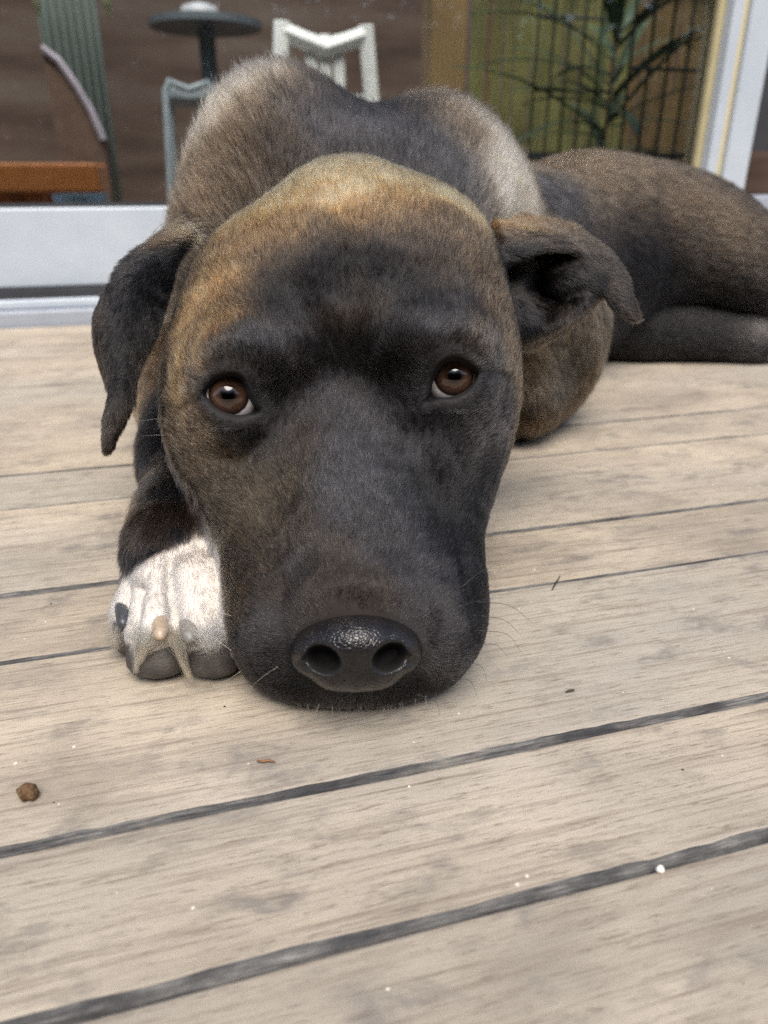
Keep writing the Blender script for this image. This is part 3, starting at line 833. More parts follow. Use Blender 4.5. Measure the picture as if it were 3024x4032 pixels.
def nose_material():
    t = NT('nose_leather'); tc = t.n('TexCoord')
    mp = t.n('Mapping'); mp.inputs['Scale'].default_value = (1, 1, 1); t.l(tc.outputs['Object'], mp.inputs[0])
    wob = t.n('TexNoise', i_Scale=300.0, i_Detail=2.0); t.l(mp.outputs[0], wob.inputs['Vector'])
    ad = t.n('VectorMath', operation='MULTIPLY_ADD'); t.l(wob.outputs['Color'], ad.inputs[0]); ad.inputs[1].default_value = (.0012,)*3; t.l(mp.outputs[0], ad.inputs[2])
    vo = t.n('TexVoronoi', feature='DISTANCE_TO_EDGE', i_Scale=820.0); t.l(ad.outputs[0], vo.inputs['Vector'])
    h = t.ramp(vo.outputs['Distance'], [(0., (0, 0, 0)), (.18, (.8, .8, .8)), (.45, (1, 1, 1))])
    nz = t.n('TexNoise', i_Scale=160.0, i_Detail=3.0); t.l(tc.outputs['Object'], nz.inputs['Vector'])
    c = t.ramp(nz.outputs[0], [(.3, (.006, .0055, .006)), (.7, (.014, .012, .012))])
    rg = t.ramp(nz.outputs[0], [(.3, (.05, .05, .05)), (.7, (.13, .13, .13))])
    ia = t.n('Attribute', attribute_name='nostril'); rg = t.mix(ia.outputs['Fac'], rg, (.8, .8, .8))
    t.set(Base_Color=c, Roughness=rg, Specular_IOR_Level=.45)
    t.bump(h, .36, .0004); return t.m
nose = dogpart(np_mesh('nose', NW, NFc, nose_material()))
na = nose.data.attributes.new('nostril', 'FLOAT', 'POINT')
inn = np.zeros(len(NV))
for s in (-1, 1):
    x, y, z = NV[:, 0]-s*.0120, NV[:, 1]+.0022, NV[:, 2]-.0055; ca_, sa_ = math.cos(s*.45), math.sin(s*.45)
    e_ = ((x*ca_+y*sa_)/.0068)**2+((-x*sa_+y*ca_)/.0050)**2+(z/.016)**2
    inn = np.maximum(inn, np.clip((1.25-e_)/.2, 0, 1)*np.clip((.0075-NV[:, 2])/.002, 0, 1))
na.data.foreach_set('value', inn.astype(np.float32))
# ------------------------------------------------------------------ coat chart: pigment with some sheen and shadow painted in, hair length and lie of the hair
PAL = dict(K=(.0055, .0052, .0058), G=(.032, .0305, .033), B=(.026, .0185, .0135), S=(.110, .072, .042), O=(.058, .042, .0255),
           T=(.38, .212, .083), L=(.80, .54, .25), C=(.50, .41, .295), W=(.84, .80, .73), A=(.046, .045, .050))  # A: grey with the muzzle bridge's sky sheen painted in
Q = 1/2.1602
nose_tip = nose_c+nf*.006-nu*.006
def chart(kind, s, ln, flow=None):
    out = []
    for w in s.split():
        xy, c = w[:-1].split(','), w[-1]
        out.append((float(xy[0])*Q, float(xy[1])*Q, c, kind, ln, flow))
    return out
CH = []
CH += chart('h', '780,350L 650,368L 560,415L 470,468L 900,368L 980,430L 1030,470L', .0075)
CH += chart('h', '780,410L 700,385L 860,385L 600,425L 520,455L 950,425L 640,440T 900,430T 720,455L 850,455T 560,470T 960,470S 780,480T 700,500S 640,500T 560,520T 900,490S 850,500S 1010,520S 470,520T 430,560S', .0065)
CH += chart('h', '480,600T 430,640T 400,700T 440,720T 390,780T 385,860T 380,930S 520,600T 560,560S 500,680T 540,640S 430,790T', .0052)
CH += chart('h', '590,570S 640,580B 690,570K 660,620K 720,640K 740,590K 700,610K 760,570K 820,610K 880,620K 940,650K 860,600K 600,610K 765,620B 820,560K 880,570B 950,580B 660,540S 800,510S 1010,570S 1060,600S 1090,680S 1100,760S 1120,830S 1125,900O 1050,660S 1000,650G 960,620B 1040,720S', .0052)
CH += chart('h', '640,680K 700,690B 760,690B 830,660B 880,680K 930,690G 560,730G 600,650K 960,740G 700,770K 760,780K 830,780K 620,830G 690,850G 880,830G 900,780G 590,800G 540,770G', .0050)
CH += chart('h', '470,790G 440,830G 560,860G 540,950K 500,930G 600,900G 1040,760G 1070,800G 1050,860G 1000,890G 900,900K', .0036)
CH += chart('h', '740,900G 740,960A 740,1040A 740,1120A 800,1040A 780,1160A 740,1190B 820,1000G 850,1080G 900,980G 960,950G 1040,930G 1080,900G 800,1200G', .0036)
CH += chart('h', '920,1040K 980,1040K 1050,1020K 950,1120K 1010,1120K 1040,1200K 980,1200K 1030,1290K 900,1150G 940,1230G', .0034)
CH += chart('h', '650,960B 620,1040O 560,1060O 500,1000O 450,950S 420,1000S 430,890S 470,1080O 520,1150O 590,1130O 560,1230O 640,1150B 500,1230B 520,1300O 600,1270B', .0036)
CH += chart('h', '540,1380G 560,1460K 640,1500K 720,1520G 780,1525G 860,1520K 950,1490K 1000,1420G 1030,1380K 990,1330G 950,1310G 960,1400G 580,1330G 600,1420K 640,1230G 700,1240B 800,1250B 880,1240G', .0026)
# ears
dn = (-.1, 1)
CH += chart('e', '330,560K 300,650K 260,640K 290,720K 270,800K 255,850K 285,780K 340,620K 340,680K', .0034, (-.35, 1))
CH += chart('e', '265,890K 240,930B 250,960B 235,975B', .0028, dn)
CH += chart('e', '400,495S 370,505S 330,530B 300,545K 360,545K 390,540K 350,580K', .0075, (-1, .35))
CH += chart('e', '215,690B 218,760B 240,820B', .0035, (-.6, .8))
CH += chart('r', '1090,478T 1150,485T 1200,492S 1130,510S 1250,520S 1180,525B 1290,560B 1320,620B 1345,660B 1370,690B', .0038, (1, .45))
CH += chart('r', '1110,560K 1150,560K 1200,560K 1280,590K 1320,660K 1180,640K 1240,620K 1200,700K 1150,690K 1270,640G', .0042, (.6, .8))
CH += chart('r', '1180,720S 1230,690S', .008, (-.3, .8))
# body
CH += chart('b', '590,155C 540,190C 500,230C 470,270C 445,310C 425,350C 410,400C 500,300C 560,230C 610,200C', .021, (-.5, -1))
CH += chart('b', '660,170S 640,230S 690,200B 370,440S 350,480S 390,450S 470,380S 520,340S 560,290S 450,430S', .018, (-.55, -.8))
CH += chart('b', '720,220K 780,220K 700,260K 740,270G 800,260K 650,290G 850,280G 900,310G 820,310G 960,340G 960,370G 620,320B 700,310G', .014, (.1, -1))
CH += chart('b', '830,215K 870,210S 930,225S 990,265C 1040,310C 1080,360C 1110,410C 960,270S 1000,330S 1050,380C 1070,420C 900,250B 1120,400S', .019, (.5, -.75))
CH += chart('b', '1150,360S 1190,360S 1170,400G 1220,400G 1260,430S 1290,345S 1350,350S 1290,400S 1400,400S 1500,430S 1600,480S 1300,460S 1380,450S 1450,480S 1550,500S', .011, (1, .25))
CH += chart('b', '1330,520B 1400,520B 1480,550B 1560,560S 1640,570S 1350,580K 1450,610K 1550,640K 1630,670K 1400,600K 1400,560K 1480,590K 1560,600K 1640,630K 1330,560K', .010, (1, .25))  # K guides paint the shadow under the thigh into the coat
CH += chart('b', '1380,690K 1450,710K 1550,740K 1640,765G 1400,760K 1500,780K', .008, (1, .1))
CH += chart('b', '1645,702W', .006, (1, .1))
CH += chart('b', '1180,780O 1220,800O 1280,690S 1300,740S 1260,790O 1180,860S 1230,850O 1160,900S 1200,890B 1250,850B 1290,800S', .0105, (.3, 1))
# near foreleg and paw
CH += chart('l', '310,790S 340,800S 305,850T 287,900T 277,960T 277,1000T 280,1050T 288,1090S 320,830S', .0085, (.1, 1))
CH += chart('l', '345,860K 335,880K 322,920K 312,940K 300,1000K 305,1050B 330,900K 310,960K 340,960K 365,1000G 330,1040G 380,1060G 330,1100B 300,1150B 370,1110B 410,1110B 290,1190K 330,1180K 380,1145K 350,1150B 270,1225K', .0085, (.1, 1))
CH += chart('p', '435,1172W 400,1180W 370,1195W 340,1205W 310,1230W 290,1250W 265,1265W 440,1220W 380,1240W 330,1270W 280,1290W 450,1290W 400,1300W 350,1320W 470,1340W 420,1350W 310,1350W 300,1310W 255,1300W', .0042, (.05, 1))

def vert_normals(V, F):
    n = np.cross(V[F[:, 2]]-V[F[:, 0]], V[F[:, 3]]-V[F[:, 1]])
    N = np.zeros_like(V)
    for q in range(4):
        for k in range(3): N[:, k] += np.bincount(F[:, q], n[:, k], len(V))
    return N/np.maximum(np.linalg.norm(N, axis=1), 1e-12)[:, None]
BN = vert_normals(BV, BF)
bad = np.linalg.norm(BN, axis=1) < .5; BN[bad] = (0, 0, 1)
def project(V):
    q = V-CAMP; d = q[:, 1]*CP-q[:, 2]*SP; u = q[:, 1]*SP+q[:, 2]*CP
    return 384+q[:, 0]/d*FPX, 512-u/d*FPX, d
px, py, dep = project(BV)
facing = ((CAMP-BV)*BN).sum(1)/np.linalg.norm(CAMP-BV, axis=1)
Gp, Gc, Gl, Gf, Gk = [], [], [], [], []
for (x, y, c, kind, ln, flow) in CH:
    r2 = (px-x)**2+(py-y)**2
    okv = (BV[:, 1] > .47) if kind == 'b' else (BV[:, 1] < .47 if kind in 'her' else BV[:, 1] < .62)
    r2 = np.where(okv, r2, 1e9)
    near = np.where((r2 < 25) & (facing > .02))[0]
    if len(near) == 0: near = np.argsort(r2)[:20]
    dmin = dep[near].min(); near = near[dep[near] < dmin+.012]
    i = near[np.argmin(r2[near])]
    p = BV[i]
    if flow is None:
        f_ = p-nose_tip
    else:
        f_ = np.array([flow[0], 0, 0])-flow[1]*np.array([0, SP, CP])
    f_ = f_-BN[i]*(f_@BN[i]); f_ /= np.linalg.norm(f_)+1e-9
    Gp.append(p); Gc.append(PAL[c]); Gl.append(ln); Gf.append(f_); Gk.append(kind)
Gp, Gc, Gl, Gf = map(np.array, (Gp, Gc, Gl, Gf))
VC = np.zeros((len(BV), 3)); VL = np.zeros(len(BV)); VF = np.zeros((len(BV), 3))
for a in range(0, len(BV), 40000):
    v = BV[a:a+40000]
    d2 = ((v**2).sum(1)[:, None]+(Gp**2).sum(1)[None]-2*v@Gp.T).clip(0)
    sc = .0075+.02*(np.clip(v[:, 1], .3, .9)-.3)/.6
    sc = np.where((v[:, 0] < -.055) & (v[:, 1] < .37) & (v[:, 2] < .07), .0035, sc)
    w = 1/(d2+(sc**2)[:, None])**2.0
    w /= w.sum(1)[:, None]
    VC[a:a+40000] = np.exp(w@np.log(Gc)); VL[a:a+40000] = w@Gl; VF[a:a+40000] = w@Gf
# round the eyes the hair is short and leaves the lids
lowlid = np.zeros(len(BV)); mask = np.ones(len(BV)); eye_prox = np.zeros(len(BV))
for c, f, r_, u_, poly in EYES:
    q = BV-c; a, b, w = q@r_, q@u_, q@f
    nearm = np.where((np.abs(a) < .03) & (np.abs(b) < .03) & (np.abs(w) < .04))[0]
    sd = poly_sdf(poly, a[nearm].astype(np.float32), b[nearm].astype(np.float32))
    mask[nearm[(sd < .0003)]] = 0
    t = np.clip(1-(sd-.001)/.010, 0, 1)
    eye_prox[nearm] = np.maximum(eye_prox[nearm], t)
    away = (a[nearm, None]*r_+b[nearm, None]*u_); away /= np.linalg.norm(away, axis=1)[:, None]+1e-9
    low = np.clip((sd-.0008)/.0006, 0, 1)*np.clip((.0042-sd)/.0015, 0, 1)*np.clip((-b[nearm]-.001)/.003, 0, 1)
    lowlid[nearm] = np.maximum(lowlid[nearm], low)
    VF[nearm] = VF[nearm]*(1-.8*t[:, None])+away*.8*t[:, None]
VL *= 1-.45*eye_prox
dk = np.clip((eye_prox-.72)/.28, 0, 1)[:, None]
VC = VC*(1-dk)+dk*np.array([.022, .021, .0225])
VC = VC*(1-lowlid[:, None])+lowlid[:, None]*np.array([.045, .0435, .047]); VL *= 1-.6*lowlid
# none on the nose and the toe pads
q = BV-nose_c; a, b, w = q@nr, q@nu, q@nf
e = np.sqrt((a/.0232)**2+((b-.001)/.0155)**2)
mask[(e < .86) & (w > -.03)] = 0
nn = np.clip((e-.95)/.45, 0, 1); nn[w < -.05] = 1
VL = np.where(nn < 1, np.minimum(VL, .0011+.0022*nn), VL)
PADS = [((-.0985, .2675, .0105), (.0128, .0115, .0095)), ((-.0735, .2675, .0115), (.0112, .0115, .0105)), ((-.1140, .2835, .0110), (.0080, .0105, .0100)), ((-.0600, .284, .0105), (.0085, .011, .009))]
for c, r in PADS:
    mask[((((BV-np.array(c))/np.array(r))**2).sum(1) < 1.05)] = 0
mask[BV[:, 2] < .0012] = 0
VF -= BN*(VF*BN).sum(1)[:, None]
VF /= np.linalg.norm(VF, axis=1)[:, None]+1e-9

def skin_material():
    t = NT('skin_under_coat'); at_ = t.n('Attribute', attribute_name='coat')
    h = t.n('Mix', data_type='RGBA', blend_type='MULTIPLY'); h.inputs[0].default_value = 1.0
    t.l(at_.outputs['Color'], h.inputs[6]); h.inputs[7].default_value = (.8, .76, .74, 1)
    t.set(Base_Color=h.outputs[2], Roughness=.75, Specular_IOR_Level=.25); return t.m
if not CLAY: body = dogpart(np_mesh('body', BV, BF, skin_material()))
if not CLAY:
    ca = body.data.attributes.new('coat', 'FLOAT_COLOR', 'POINT')
    skin = np.minimum(VC, .85)
    ca.data.foreach_set('color', np.concatenate([skin, np.ones((len(skin), 1))], 1).astype(np.float32).ravel())

def hair_material():
    t = NT('coat_hair'); at_ = t.n('Attribute', attribute_name='coat')
    hb = t.n('BsdfHairPrincipled'); hb.parametrization = 'COLOR'
    t.l(at_.outputs['Color'], hb.inputs['Color'])
    hb.inputs['IOR'].default_value = 1.35; hb.inputs['Roughness'].default_value = .29; hb.inputs['Radial Roughness'].default_value = .55
    t.l(hb.outputs[0], t.out.inputs[0]); return t.m
M_HAIR = hair_material()
def hair_object(name, P4, R4, colr, parent=None, band=True):
    """P4 (N, K, 3) points, R4 (N, K) radii, colr (N, 3)"""
    N, K = P4.shape[:2]
    hc = bpy.data.hair_curves.new(name); hc.add_curves([K]*N)
    hc.attributes['position'].data.foreach_set('vector', P4.astype(np.float32).ravel())
    ra = hc.attributes.get('radius') or hc.attributes.new('radius', 'FLOAT', 'POINT')
    ra.data.foreach_set('value', R4.astype(np.float32).ravel())
    at_ = hc.attributes.new('coat', 'FLOAT_COLOR', 'POINT')
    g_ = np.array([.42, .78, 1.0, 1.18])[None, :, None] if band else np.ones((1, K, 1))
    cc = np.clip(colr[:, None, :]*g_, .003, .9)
    at_.data.foreach_set('color', np.concatenate([cc, np.ones((N, K, 1))], 2).astype(np.float32).ravel())
    hc.materials.append(M_HAIR)
    o = bpy.data.objects.new(name, hc); link(o); return dogpart(o, parent)

T = np.concatenate([BF[:, [0, 1, 2]], BF[:, [0, 2, 3]]])
ta = .5*np.linalg.norm(np.cross(BV[T[:, 1]]-BV[T[:, 0]], BV[T[:, 2]]-BV[T[:, 0]]), axis=1)
tm = mask[T].min(1); tf = facing[T].mean(1); td = dep[T].mean(1)
dens = 5.2e6*(.30/np.maximum(td, .26))**1.7*np.where(tf > -.12, 1.0, np.where(tf > -.5, .35, .12))*tm
tcx = BV[T].mean(1)
dens *= np.where((tcx[:, 0] > .62), 0.0, 1.0)
cnt = rng.poisson(ta*dens)
ti = np.repeat(np.arange(len(T)), cnt); N = len(ti)
b1 = rng.random(N); b2 = rng.random(N); fl = b1+b2 > 1; b1[fl] = 1-b1[fl]; b2[fl] = 1-b2[fl]
W3 = np.stack([1-b1-b2, b1, b2], 1)
def interp(A):
    return (A[T[ti]]*(W3[:, :, None] if A.ndim == 2 else W3)).sum(1)
Rp = interp(BV); Rn = interp(BN); Rn /= np.linalg.norm(Rn, axis=1)[:, None]
Rf = interp(VF); Rc = interp(VC); Rl = interp(VL); Rd = interp(dep); Re = interp(eye_prox)
# clumping jitter: slow noise through space plus a little per hair
def wob(p, s, seed):
    r = np.random.default_rng(seed); k = r.normal(size=(6, 3))*s; ph = r.uniform(0, 6.28, 6)
    return np.sin(p@k.T+ph).sum(1)/2.45
side = np.cross(Rn, Rf)
ang = .16*wob(Rp, 260, 1)+.14*wob(Rp, 900, 2)+rng.normal(0, .17, N)
fdir = Rf*np.cos(ang)[:, None]+side*np.sin(ang)[:, None]
long_ = np.clip((Rl-.009)/.012, 0, 1)
lift = np.clip(.25+.12*wob(Rp, 500, 3)+rng.normal(0, .09, N)+.55*long_, .06, 1.15)*(1-.3*Re)
ln = Rl*np.where(long_ > 0, 1.0, .82)*np.exp(rng.normal(0, .16, N))
d0 = Rn*np.sin(lift)[:, None]+fdir*np.cos(lift)[:, None]
l1 = lift*.45
d1 = Rn*np.sin(l1)[:, None]+fdir*np.cos(l1)[:, None]
p0 = Rp-Rn*.00008
p1 = p0+d0*(ln*.36)[:, None]
p2 = p1+(d0*.5+d1*.5)*(ln*.34)[:, None]
p3 = p2+d1*(ln*.34)[:, None]
grav = np.array([0, 0, -1.])
P4 = np.stack([p0, p1, p2, p3], 1)
P4[:, :, 2] = np.maximum(P4[:, :, 2], .0006)
rr = (.000084+.000110*long_)*np.sqrt(np.maximum(Rd, .26)/.30)
R4 = rr[:, None]*np.array([1., .92, .66, .16])[None]
lum = Rc@np.array([.3, .5, .2])
val = np.exp(rng.normal(0, .48, N)-.06+.16*wob(Rp, 420, 5)+.14*wob(Rp, 130, 6)+long_*.55*wob(Rp*np.array([1, .6, .6]), 800, 8)+long_*.25*wob(Rp, 250, 9))
colr = Rc*val[:, None]
pick = rng.random(N)
mid = (lum > .03) & (lum < .60)
colr[mid & (pick < np.where(lum > .2, .12, .26))] *= .14                       # black ticking through the tan
dark = lum < .03
colr[dark & (pick < .05)] *= 3.0
colr = np.clip(colr, .004, .86)
print('HAIRS', N)
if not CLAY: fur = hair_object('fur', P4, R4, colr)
# tufts of longer hair between the toe pads, and along the lower lip
tp, tr_, tcl = [], [], []
def tuft(root, tip, n, spread, ln, c, rad_=.00007):
    root, tip = np.asarray(root), np.asarray(tip)
    for k in range(n):
        r0 = root+rng.normal(0, spread, 3); t1 = tip+rng.normal(0, spread*.45, 3); s_ = rng.uniform(.55, 1.08)
        t1 = r0+(t1-r0)*s_; t1[2] = max(t1[2], .0008)
        b_ = np.array([0, -.0012, .0008])*rng.uniform(.2, 1.4)
        pts = [r0, r0+(t1-r0)*.35+b_, r0+(t1-r0)*.7+b_*.8, t1]
        tp.append(pts); tr_.append([rad_, rad_*.9, rad_*.65, rad_*.15]); tcl.append(np.array(c)*math.exp(rng.normal(0, .28)))
tuft(P(143, 630, .3100), P(136, 672, .3120), 450, .0019, 0, (.74, .64, .49))
tuft(P(152, 636, .3070), P(139, 664, .3090), 350, .0020, 0, (.58, .46, .32))
tuft(P(178, 638, .3060), P(191, 680, .3110), 480, .0016, 0, (.64, .52, .36))
tuft(P(172, 634, .3070), P(181, 658, .3080), 200, .0020, 0, (.34, .25, .17))
tuft(P(210, 632, .3040), P(213, 650, .3040), 500, .0040, 0, (.84, .79, .70))
tuft(P(118, 632, .3260), P(117, 648, .3270), 300, .0026, 0, (.6, .52, .40))
tuft(P(186, 238, .396), P(146, 247, .392), 260, .0050, 0, (.20, .13, .065))
tuft(P(176, 242, .394), P(140, 254, .390), 200, .0045, 0, (.05, .035, .025))
tuft(P(196, 236, .396), P(165, 236, .396), 160, .0040, 0, (.34, .22, .11))
tuft(P(512, 228, .398), P(545, 236, .395), 260, .0050, 0, (.26, .17, .085))
tuft(P(540, 232, .398), P(570, 240, .394), 200, .0045, 0, (.16, .105, .06))
for k in range(70):
    x = 361+rng.normal(0, 26); a_ = P(x, 699+rng.normal(0, 1.5), .2965)
    tuft(a_, P(x+rng.normal(0, 5), 711+rng.uniform(0, 7), .2985), 2, .0004, 0, (.30, .27, .24), .00006)
if not CLAY: hair_object('tuft', np.array(tp), np.array(tr_), np.clip(np.array(tcl), .01, .88), band=False)
# ------------------------------------------------------------------ eyes
def eye_material():
    t = NT('eyeball'); tc = t.n('TexCoord')
    sx = t.n('SeparateXYZ'); t.l(tc.outputs['Object'], sx.inputs[0])
    cb = t.n('CombineXYZ'); t.l(sx.outputs[0], cb.inputs[0]); t.l(sx.outputs[1], cb.inputs[1])
    ln = t.n('VectorMath', operation='LENGTH'); t.l(cb.outputs[0], ln.inputs[0])
    rr_ = t.n('Math', operation='MULTIPLY'); t.l(ln.outputs['Value'], rr_.inputs[0]); rr_.inputs[1].default_value = 100.0     # 8 mm -> .8
    at2 = t.n('Math', operation='ARCTAN2'); t.l(sx.outputs[1], at2.inputs[0]); t.l(sx.outputs[0], at2.inputs[1])
    cs = t.n('CombineXYZ'); t.l(at2.outputs[0], cs.inputs[0]); rs = t.n('Math', operation='MULTIPLY'); t.l(rr_.outputs[0], rs.inputs[0]); rs.inputs[1].default_value = .7; t.l(rs.outputs[0], cs.inputs[1])
    nz = t.n('TexNoise', i_Scale=9.0, i_Detail=5.0, i_Roughness=.65); t.l(cs.outputs[0], nz.inputs['Vector'])
    n2 = t.n('TexNoise', i_Scale=420.0, i_Detail=3.0); t.l(tc.outputs['Object'], n2.inputs['Vector'])
    iris = t.ramp(nz.outputs[0], [(.3, (.034, .018, .011)), (.5, (.062, .032, .020)), (.7, (.090, .050, .033))])
    shade = t.ramp(rr_.outputs[0], [(.26, (.0, .0, .0)), (.36, (.45, .45, .45)), (.50, (.95, .95, .95)), (.68, (1, 1, 1)), (.84, (.15, .15, .15))])
    iris = t.mix(1.0, iris, shade, 'MULTIPLY')
    scl = t.ramp(n2.outputs[0], [(.35, (.74, .66, .66)), (.6, (.82, .80, .83))])
    edge = t.n('Math', operation='MULTIPLY_ADD'); t.l(n2.outputs[0], edge.inputs[0]); edge.inputs[1].default_value = .05; t.l(rr_.outputs[0], edge.inputs[2])
    m = t.ramp(edge.outputs[0], [(.865, (0, 0, 0)), (.925, (1, 1, 1))])
    t.set(Base_Color=t.mix(m, iris, scl), Roughness=.035, Specular_IOR_Level=.62)
    return t.m
M_EYE = eye_material()
M_LID = plain('wet_eyelid', (.010, .009, .010), .22, .2, 600)
M_TEAR = plain('tear_corner', (.22, .11, .08), .2, .3, 600)
for ei, (c, f, r_, u_, poly) in enumerate(EYES):
    gz = f+(-.07 if ei == 0 else .06)*r_+(.05 if ei == 0 else .06)*u_; gz /= np.linalg.norm(gz)
    gr = r_-gz*(r_@gz); gr /= np.linalg.norm(gr); gu = np.cross(gz, gr)
    n1, n2 = 40, 28
    v = []
    for b in np.linspace(0.004, math.pi, n2):
        bul = .0011*max(0, 1-(b/.72)**2)
        for a in np.linspace(0, 2*math.pi, n1, False):
            v.append(((ER+bul*.0)*math.sin(b)*math.cos(a), ER*math.sin(b)*math.sin(a), ER*math.cos(b)+bul))
    fc = [(i*n1+j, (i+1)*n1+j, (i+1)*n1+(j+1) % n1, i*n1+(j+1) % n1) for i in range(n2-1) for j in range(n1)]
    fc.append(tuple(range(n1)))
    o = mesh_obj('eye', v, fc, M_EYE, smooth=True)
    o.matrix_local = Matrix(((gr[0], gu[0], gz[0], c[0]), (gr[1], gu[1], gz[1], c[1]), (gr[2], gu[2], gz[2], c[2]), (0, 0, 0, 1)))
    dogpart(o)
    einv = o.matrix_local.inverted()
    def on(a, b, r): return c+a*r_+b*u_+f*math.sqrt(max(r*r-a*a-b*b, .0000135))
    pts = [on(a, b, ER+.0011) for a, b in poly]; pts += pts[:2]
    lid = MB().tube(pts, .0013, 8, False).build('eyelid', M_LID, smooth=True)
    lid.parent = o; lid.matrix_parent_inverse = einv @ INV.inverted() @ INV
    # pinkish inner corner
    tip = max(poly, key=lambda p: (p[0]-p[1]) if ei == 0 else (-p[0]-p[1]))
    cc = on(tip[0]*.97, tip[1]*.97, ER+.0008)
    mb = MB(); rg = []
    for i in range(7):
        for j in range(10):
            th, ph = math.pi*i/6, 2*math.pi*j/10
            rg.append(cc+r_*.0013*math.sin(th)*math.cos(ph)+u_*.0017*math.cos(th)+f*.0010*math.sin(th)*math.sin(ph))
    mb.add(rg, [(i*10+j, i*10+(j+1) % 10, (i+1)*10+(j+1) % 10, (i+1)*10+j) for i in range(6) for j in range(10)])
    tr2 = mb.build('tear_duct', M_TEAR, smooth=True); tr2.parent = o; tr2.matrix_parent_inverse = einv
# ------------------------------------------------------------------ pads and claws
def pad_material():
    t = NT('paw_pad_skin'); tc = t.n('TexCoord')
    vo = t.n('TexVoronoi', i_Scale=900.0); t.l(tc.outputs['Object'], vo.inputs['Vector'])
    nz = t.n('TexNoise', i_Scale=120.0, i_Detail=4.0); t.l(tc.outputs['Object'], nz.inputs['Vector'])
    t.set(Base_Color=t.ramp(nz.outputs[0], [(.3, (.035, .031, .030)), (.55, (.065, .057, .052)), (.75, (.11, .096, .082))]), Roughness=.62)
    t.bump(vo.outputs['Distance'], .5, .0005); return t.m
M_PAD = pad_material()
for c, r in PADS:
    v = []; n1, n2 = 24, 16
    for i in range(n2+1):
        for j in range(n1):
            th, ph = math.pi*i/n2, 2*math.pi*j/n1
            x, y, z = (math.copysign(abs(q)**.78, q) for q in (math.sin(th)*math.cos(ph), math.sin(th)*math.sin(ph), math.cos(th)))
            w = .0004*math.sin(9*x+c[0]*500)*math.sin(7*z)
            v.append((c[0]+(r[0]*1.03+w)*x, c[1]+(r[1]*1.03+w)*y, max(.0004, c[2]+r[2]*1.03*z)))
    dogpart(mesh_obj('paw_pad', v, [(i*n1+j, (i+1)*n1+j, (i+1)*n1+(j+1) % n1, i*n1+(j+1) % n1) for i in range(n2) for j in range(n1)], M_PAD, smooth=True))
def claw(base, tip, r, cols, up=.002):
    base, tip = np.asarray(base), np.asarray(tip); pts = []; rad_ = []
    for i in range(9):
        t = i/8; p = base+(tip-base)*t+np.array([0, 0, up])*math.sin(math.pi*t); pts.append(p); rad_.append(r*(1-.12*t)*(1 if t < .8 else math.sqrt(max(.02, 1-((t-.8)/.21)**2))))
    dogpart(MB().tube(pts, rad_, 14).build('claw', plain('claw_horn', cols, .38, .25, 300), smooth=True))
claw(P(122, 605, .334), P(124, 626, .3165), .0032, (.045, .048, .054), .0006)
claw(P(160, 617, .320), P(161, 638, .3000), .0036, (.36, .28, .20), .0006)
claw(P(187, 621, .320), P(191, 641, .3000), .0036, (.20, .19, .17), .0006)
# ------------------------------------------------------------------ whiskers
M_WHISK = plain('whisker_dark', (.03, .027, .026), .4); M_WHISKP = plain('whisker_pale', (.55, .5, .45), .4)
def whisker(pts, m, r=.00013):
    pts = np.array([P(x*Q, y*Q, d) for x, y, d in pts]); n = len(pts)
    fine = []
    for i in range(n-1):
        p0 = pts[i-1] if i else 2*pts[0]-pts[1]; p1, p2 = pts[i], pts[i+1]; p3 = pts[i+2] if i+2 < n else 2*pts[-1]-pts[-2]
        for k in range(5):
            t = k/5; fine.append(.5*((2*p1)+(-p0+p2)*t+(2*p0-5*p1+4*p2-p3)*t*t+(-p0+3*p1-3*p2+p3)*t**3))
    fine.append(pts[-1])
    for q in fine: q[2] = max(q[2], .0006)
    dogpart(MB().tube(fine, [r*(1-.75*i/len(fine)) for i in range(len(fine))], 5).build('whisker', m, smooth=True))
for w in [[(995, 1270, .283), (1050, 1228, .289), (1112, 1216, .298)], [(990, 1310, .278), (1040, 1296, .284), (1085, 1290, .292)],
          [(1030, 1300, .287), (1100, 1308, .294), (1150, 1345, .302)], [(1040, 1330, .286), (1090, 1340, .292), (1125, 1372, .299)],
          [(1035, 1362, .286), (1095, 1370, .291), (1128, 1412, .298)], [(1025, 1395, .286), (1070, 1392, .290), (1098, 1420, .295)],
          [(1010, 1430, .286), (1040, 1440, .290), (1052, 1470, .294)], [(975, 1470, .286), (1015, 1470, .290), (1032, 1510, .295)],
          [(900, 1500, .288), (940, 1515, .291), (950, 1545, .296)]]: whisker(w, M_WHISK)
for w in [[(500, 1330, .285), (440, 1312, .286), (385, 1308, .288)], [(500, 1405, .283), (455, 1375, .283), (400, 1368, .283)], [(690, 1520, .292), (680, 1545, .295), (668, 1570, .299)],
          [(718, 1525, .292), (718, 1545, .295), (714, 1565, .299)], [(600, 1440, .276), (570, 1460, .282), (530, 1495, .290)], [(390, 915, .345), (350, 905, .350), (300, 910, .355)],
          [(395, 945, .343), (350, 940, .348), (305, 942, .352)], [(830, 1530, .292), (826, 1548, .296), (828, 1568, .299)], [(520, 1450, .284), (490, 1470, .288), (455, 1480, .292)]]: whisker(w, M_WHISKP, .00006)
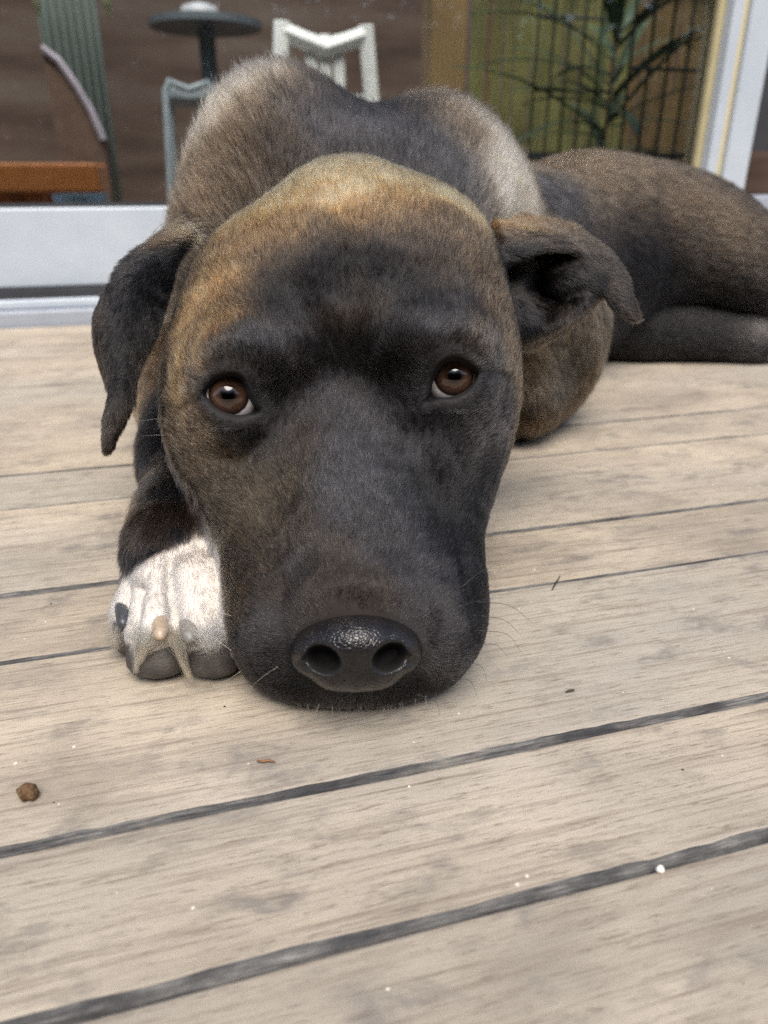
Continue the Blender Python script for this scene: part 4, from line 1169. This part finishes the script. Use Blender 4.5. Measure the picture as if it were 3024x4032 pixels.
# ------------------------------------------------------------------ crumbs on the deck
def crumb(name, px_, py_, r, mat, label, cat, sq=(1, 1, .8), seed=1, n1=16, n2=10, rough=.25):
    c = Pz(px_, py_, 0); rr = np.random.default_rng(seed); k = rr.normal(size=(5, 3))*2.2; ph = rr.uniform(0, 6, 5)
    v = []
    for i in range(n2+1):
        for j in range(n1):
            th, a = math.pi*i/n2, 2*math.pi*j/n1
            d = np.array([math.sin(th)*math.cos(a), math.sin(th)*math.sin(a), math.cos(th)])
            s = r*(1+rough*np.sin(k@d+ph).mean()*1.6)
            v.append((d*s*np.array(sq)+np.array([0, 0, r*sq[2]*.85])))
    f = [(i*n1+j, (i+1)*n1+j, (i+1)*n1+(j+1) % n1, i*n1+(j+1) % n1) for i in range(n2) for j in range(n1)]
    o = mesh_obj(name, v, f, mat, smooth=True); o.location = tuple(c)
    if label: tag(o, label, cat)
    return o
def crumb_mat():
    t = NT('brown_crumb'); tc = t.n('TexCoord'); nz = t.n('TexNoise', i_Scale=700.0, i_Detail=4.0); t.l(tc.outputs['Object'], nz.inputs['Vector'])
    t.set(Base_Color=t.ramp(nz.outputs[0], [(.3, (.05, .025, .012)), (.55, (.14, .075, .03)), (.75, (.24, .15, .07))]), Roughness=.85); t.bump(nz.outputs[0], .8, .001); return t.m
crumb('dirt_crumb', 30, 798, .0034, crumb_mat(), 'small brown lump of dirt on the deck at the lower left', 'crumb', (1, .85, .95), 3)
M_GRIT = plain('white_grit', (.8, .77, .7), .6, .1, 300)
crumb('grit', 659.5, 871, .0013, M_GRIT, 'tiny white bead of grit beside the front deck gap', 'grit', (1, 1, .9), 5, 10, 6)
# sliver of dry leaf
def sliver(name, pts, w, mat, label, cat, h=.0006):
    P0 = [Pz(x, y, h) for x, y in pts]; v = []; f = []; n = len(P0)
    for i, p in enumerate(P0):
        t = P0[min(i+1, n-1)]-P0[max(i-1, 0)]; s = np.array([-t[1], t[0], 0]); s /= np.linalg.norm(s)
        ww = w*math.sin(math.pi*(i+.35)/(n-.3)); lift = .0006*math.sin(math.pi*i/(n-1))
        v += [p-s*ww+[0, 0, lift], p+[0, 0, lift+.0003], p+s*ww+[0, 0, lift*.6]]
    for i in range(n-1):
        for j in range(2): f.append((i*3+j, i*3+j+1, i*3+j+4, i*3+j+3))
    o = mesh_obj(name, v, f, mat, smooth=True); m = o.modifiers.new('solid', 'SOLIDIFY'); m.thickness = .0002
    tag(o, label, cat); return o
sliver('leaf_fragment', [(257, 761), (263, 762), (269, 761), (275, 762)], .0007, plain('dry_leaf', (.22, .11, .05), .7), 'reddish sliver of dry leaf on the board below the chin', 'leaf')
sliver('leaf_fragment', [(566, 692), (570, 691), (574, 690)], .0006, plain('dark_leaf', (.06, .045, .03), .7), 'dark scrap of leaf on the board right of the chin', 'leaf')
sliver('twig', [(552, 590), (556, 583), (560, 576)], .0003, M_SOIL, 'thin dark twig across the deck gap right of the muzzle', 'twig')
# fine pale grit and dark dust scattered over the boards
def scatter(name, n, size, mat, label, seed):
    r = np.random.default_rng(seed); u = r.uniform(-.45, .6, n*2); w = r.uniform(seams[12], seams[-4], n*2)
    keep = np.ones(n*2, bool)
    for s in seams: keep &= np.abs(w-s) > .006
    u, w = u[keep][:n], w[keep][:n]; n = len(u)
    s = size*np.exp(r.normal(0, .4, n)); base = EB*u[:, None]+NB*w[:, None]
    oc = np.array([(1, 0, 0), (0, 1, 0), (-1, 0, 0), (0, -1, 0), (0, 0, 1.)])
    jit = r.uniform(.5, 1.2, (n, 5, 3)); V = base[:, None, :]+oc[None]*jit*s[:, None, None]
    F = np.array([(0, 1, 4), (1, 2, 4), (2, 3, 4), (3, 0, 4)])
    faces = (F[None]+5*np.arange(n)[:, None, None]).reshape(-1, 3)
    o = mesh_obj(name, V.reshape(-1, 3), faces, mat); o['kind'] = 'stuff'; o['label'] = label
scatter('grit_scatter', 420, .00028, M_GRIT, 'fine pale grit scattered on the boards', 3)
scatter('dust_scatter', 260, .00035, M_SOIL, 'fine dark dust specks scattered on the boards', 4)
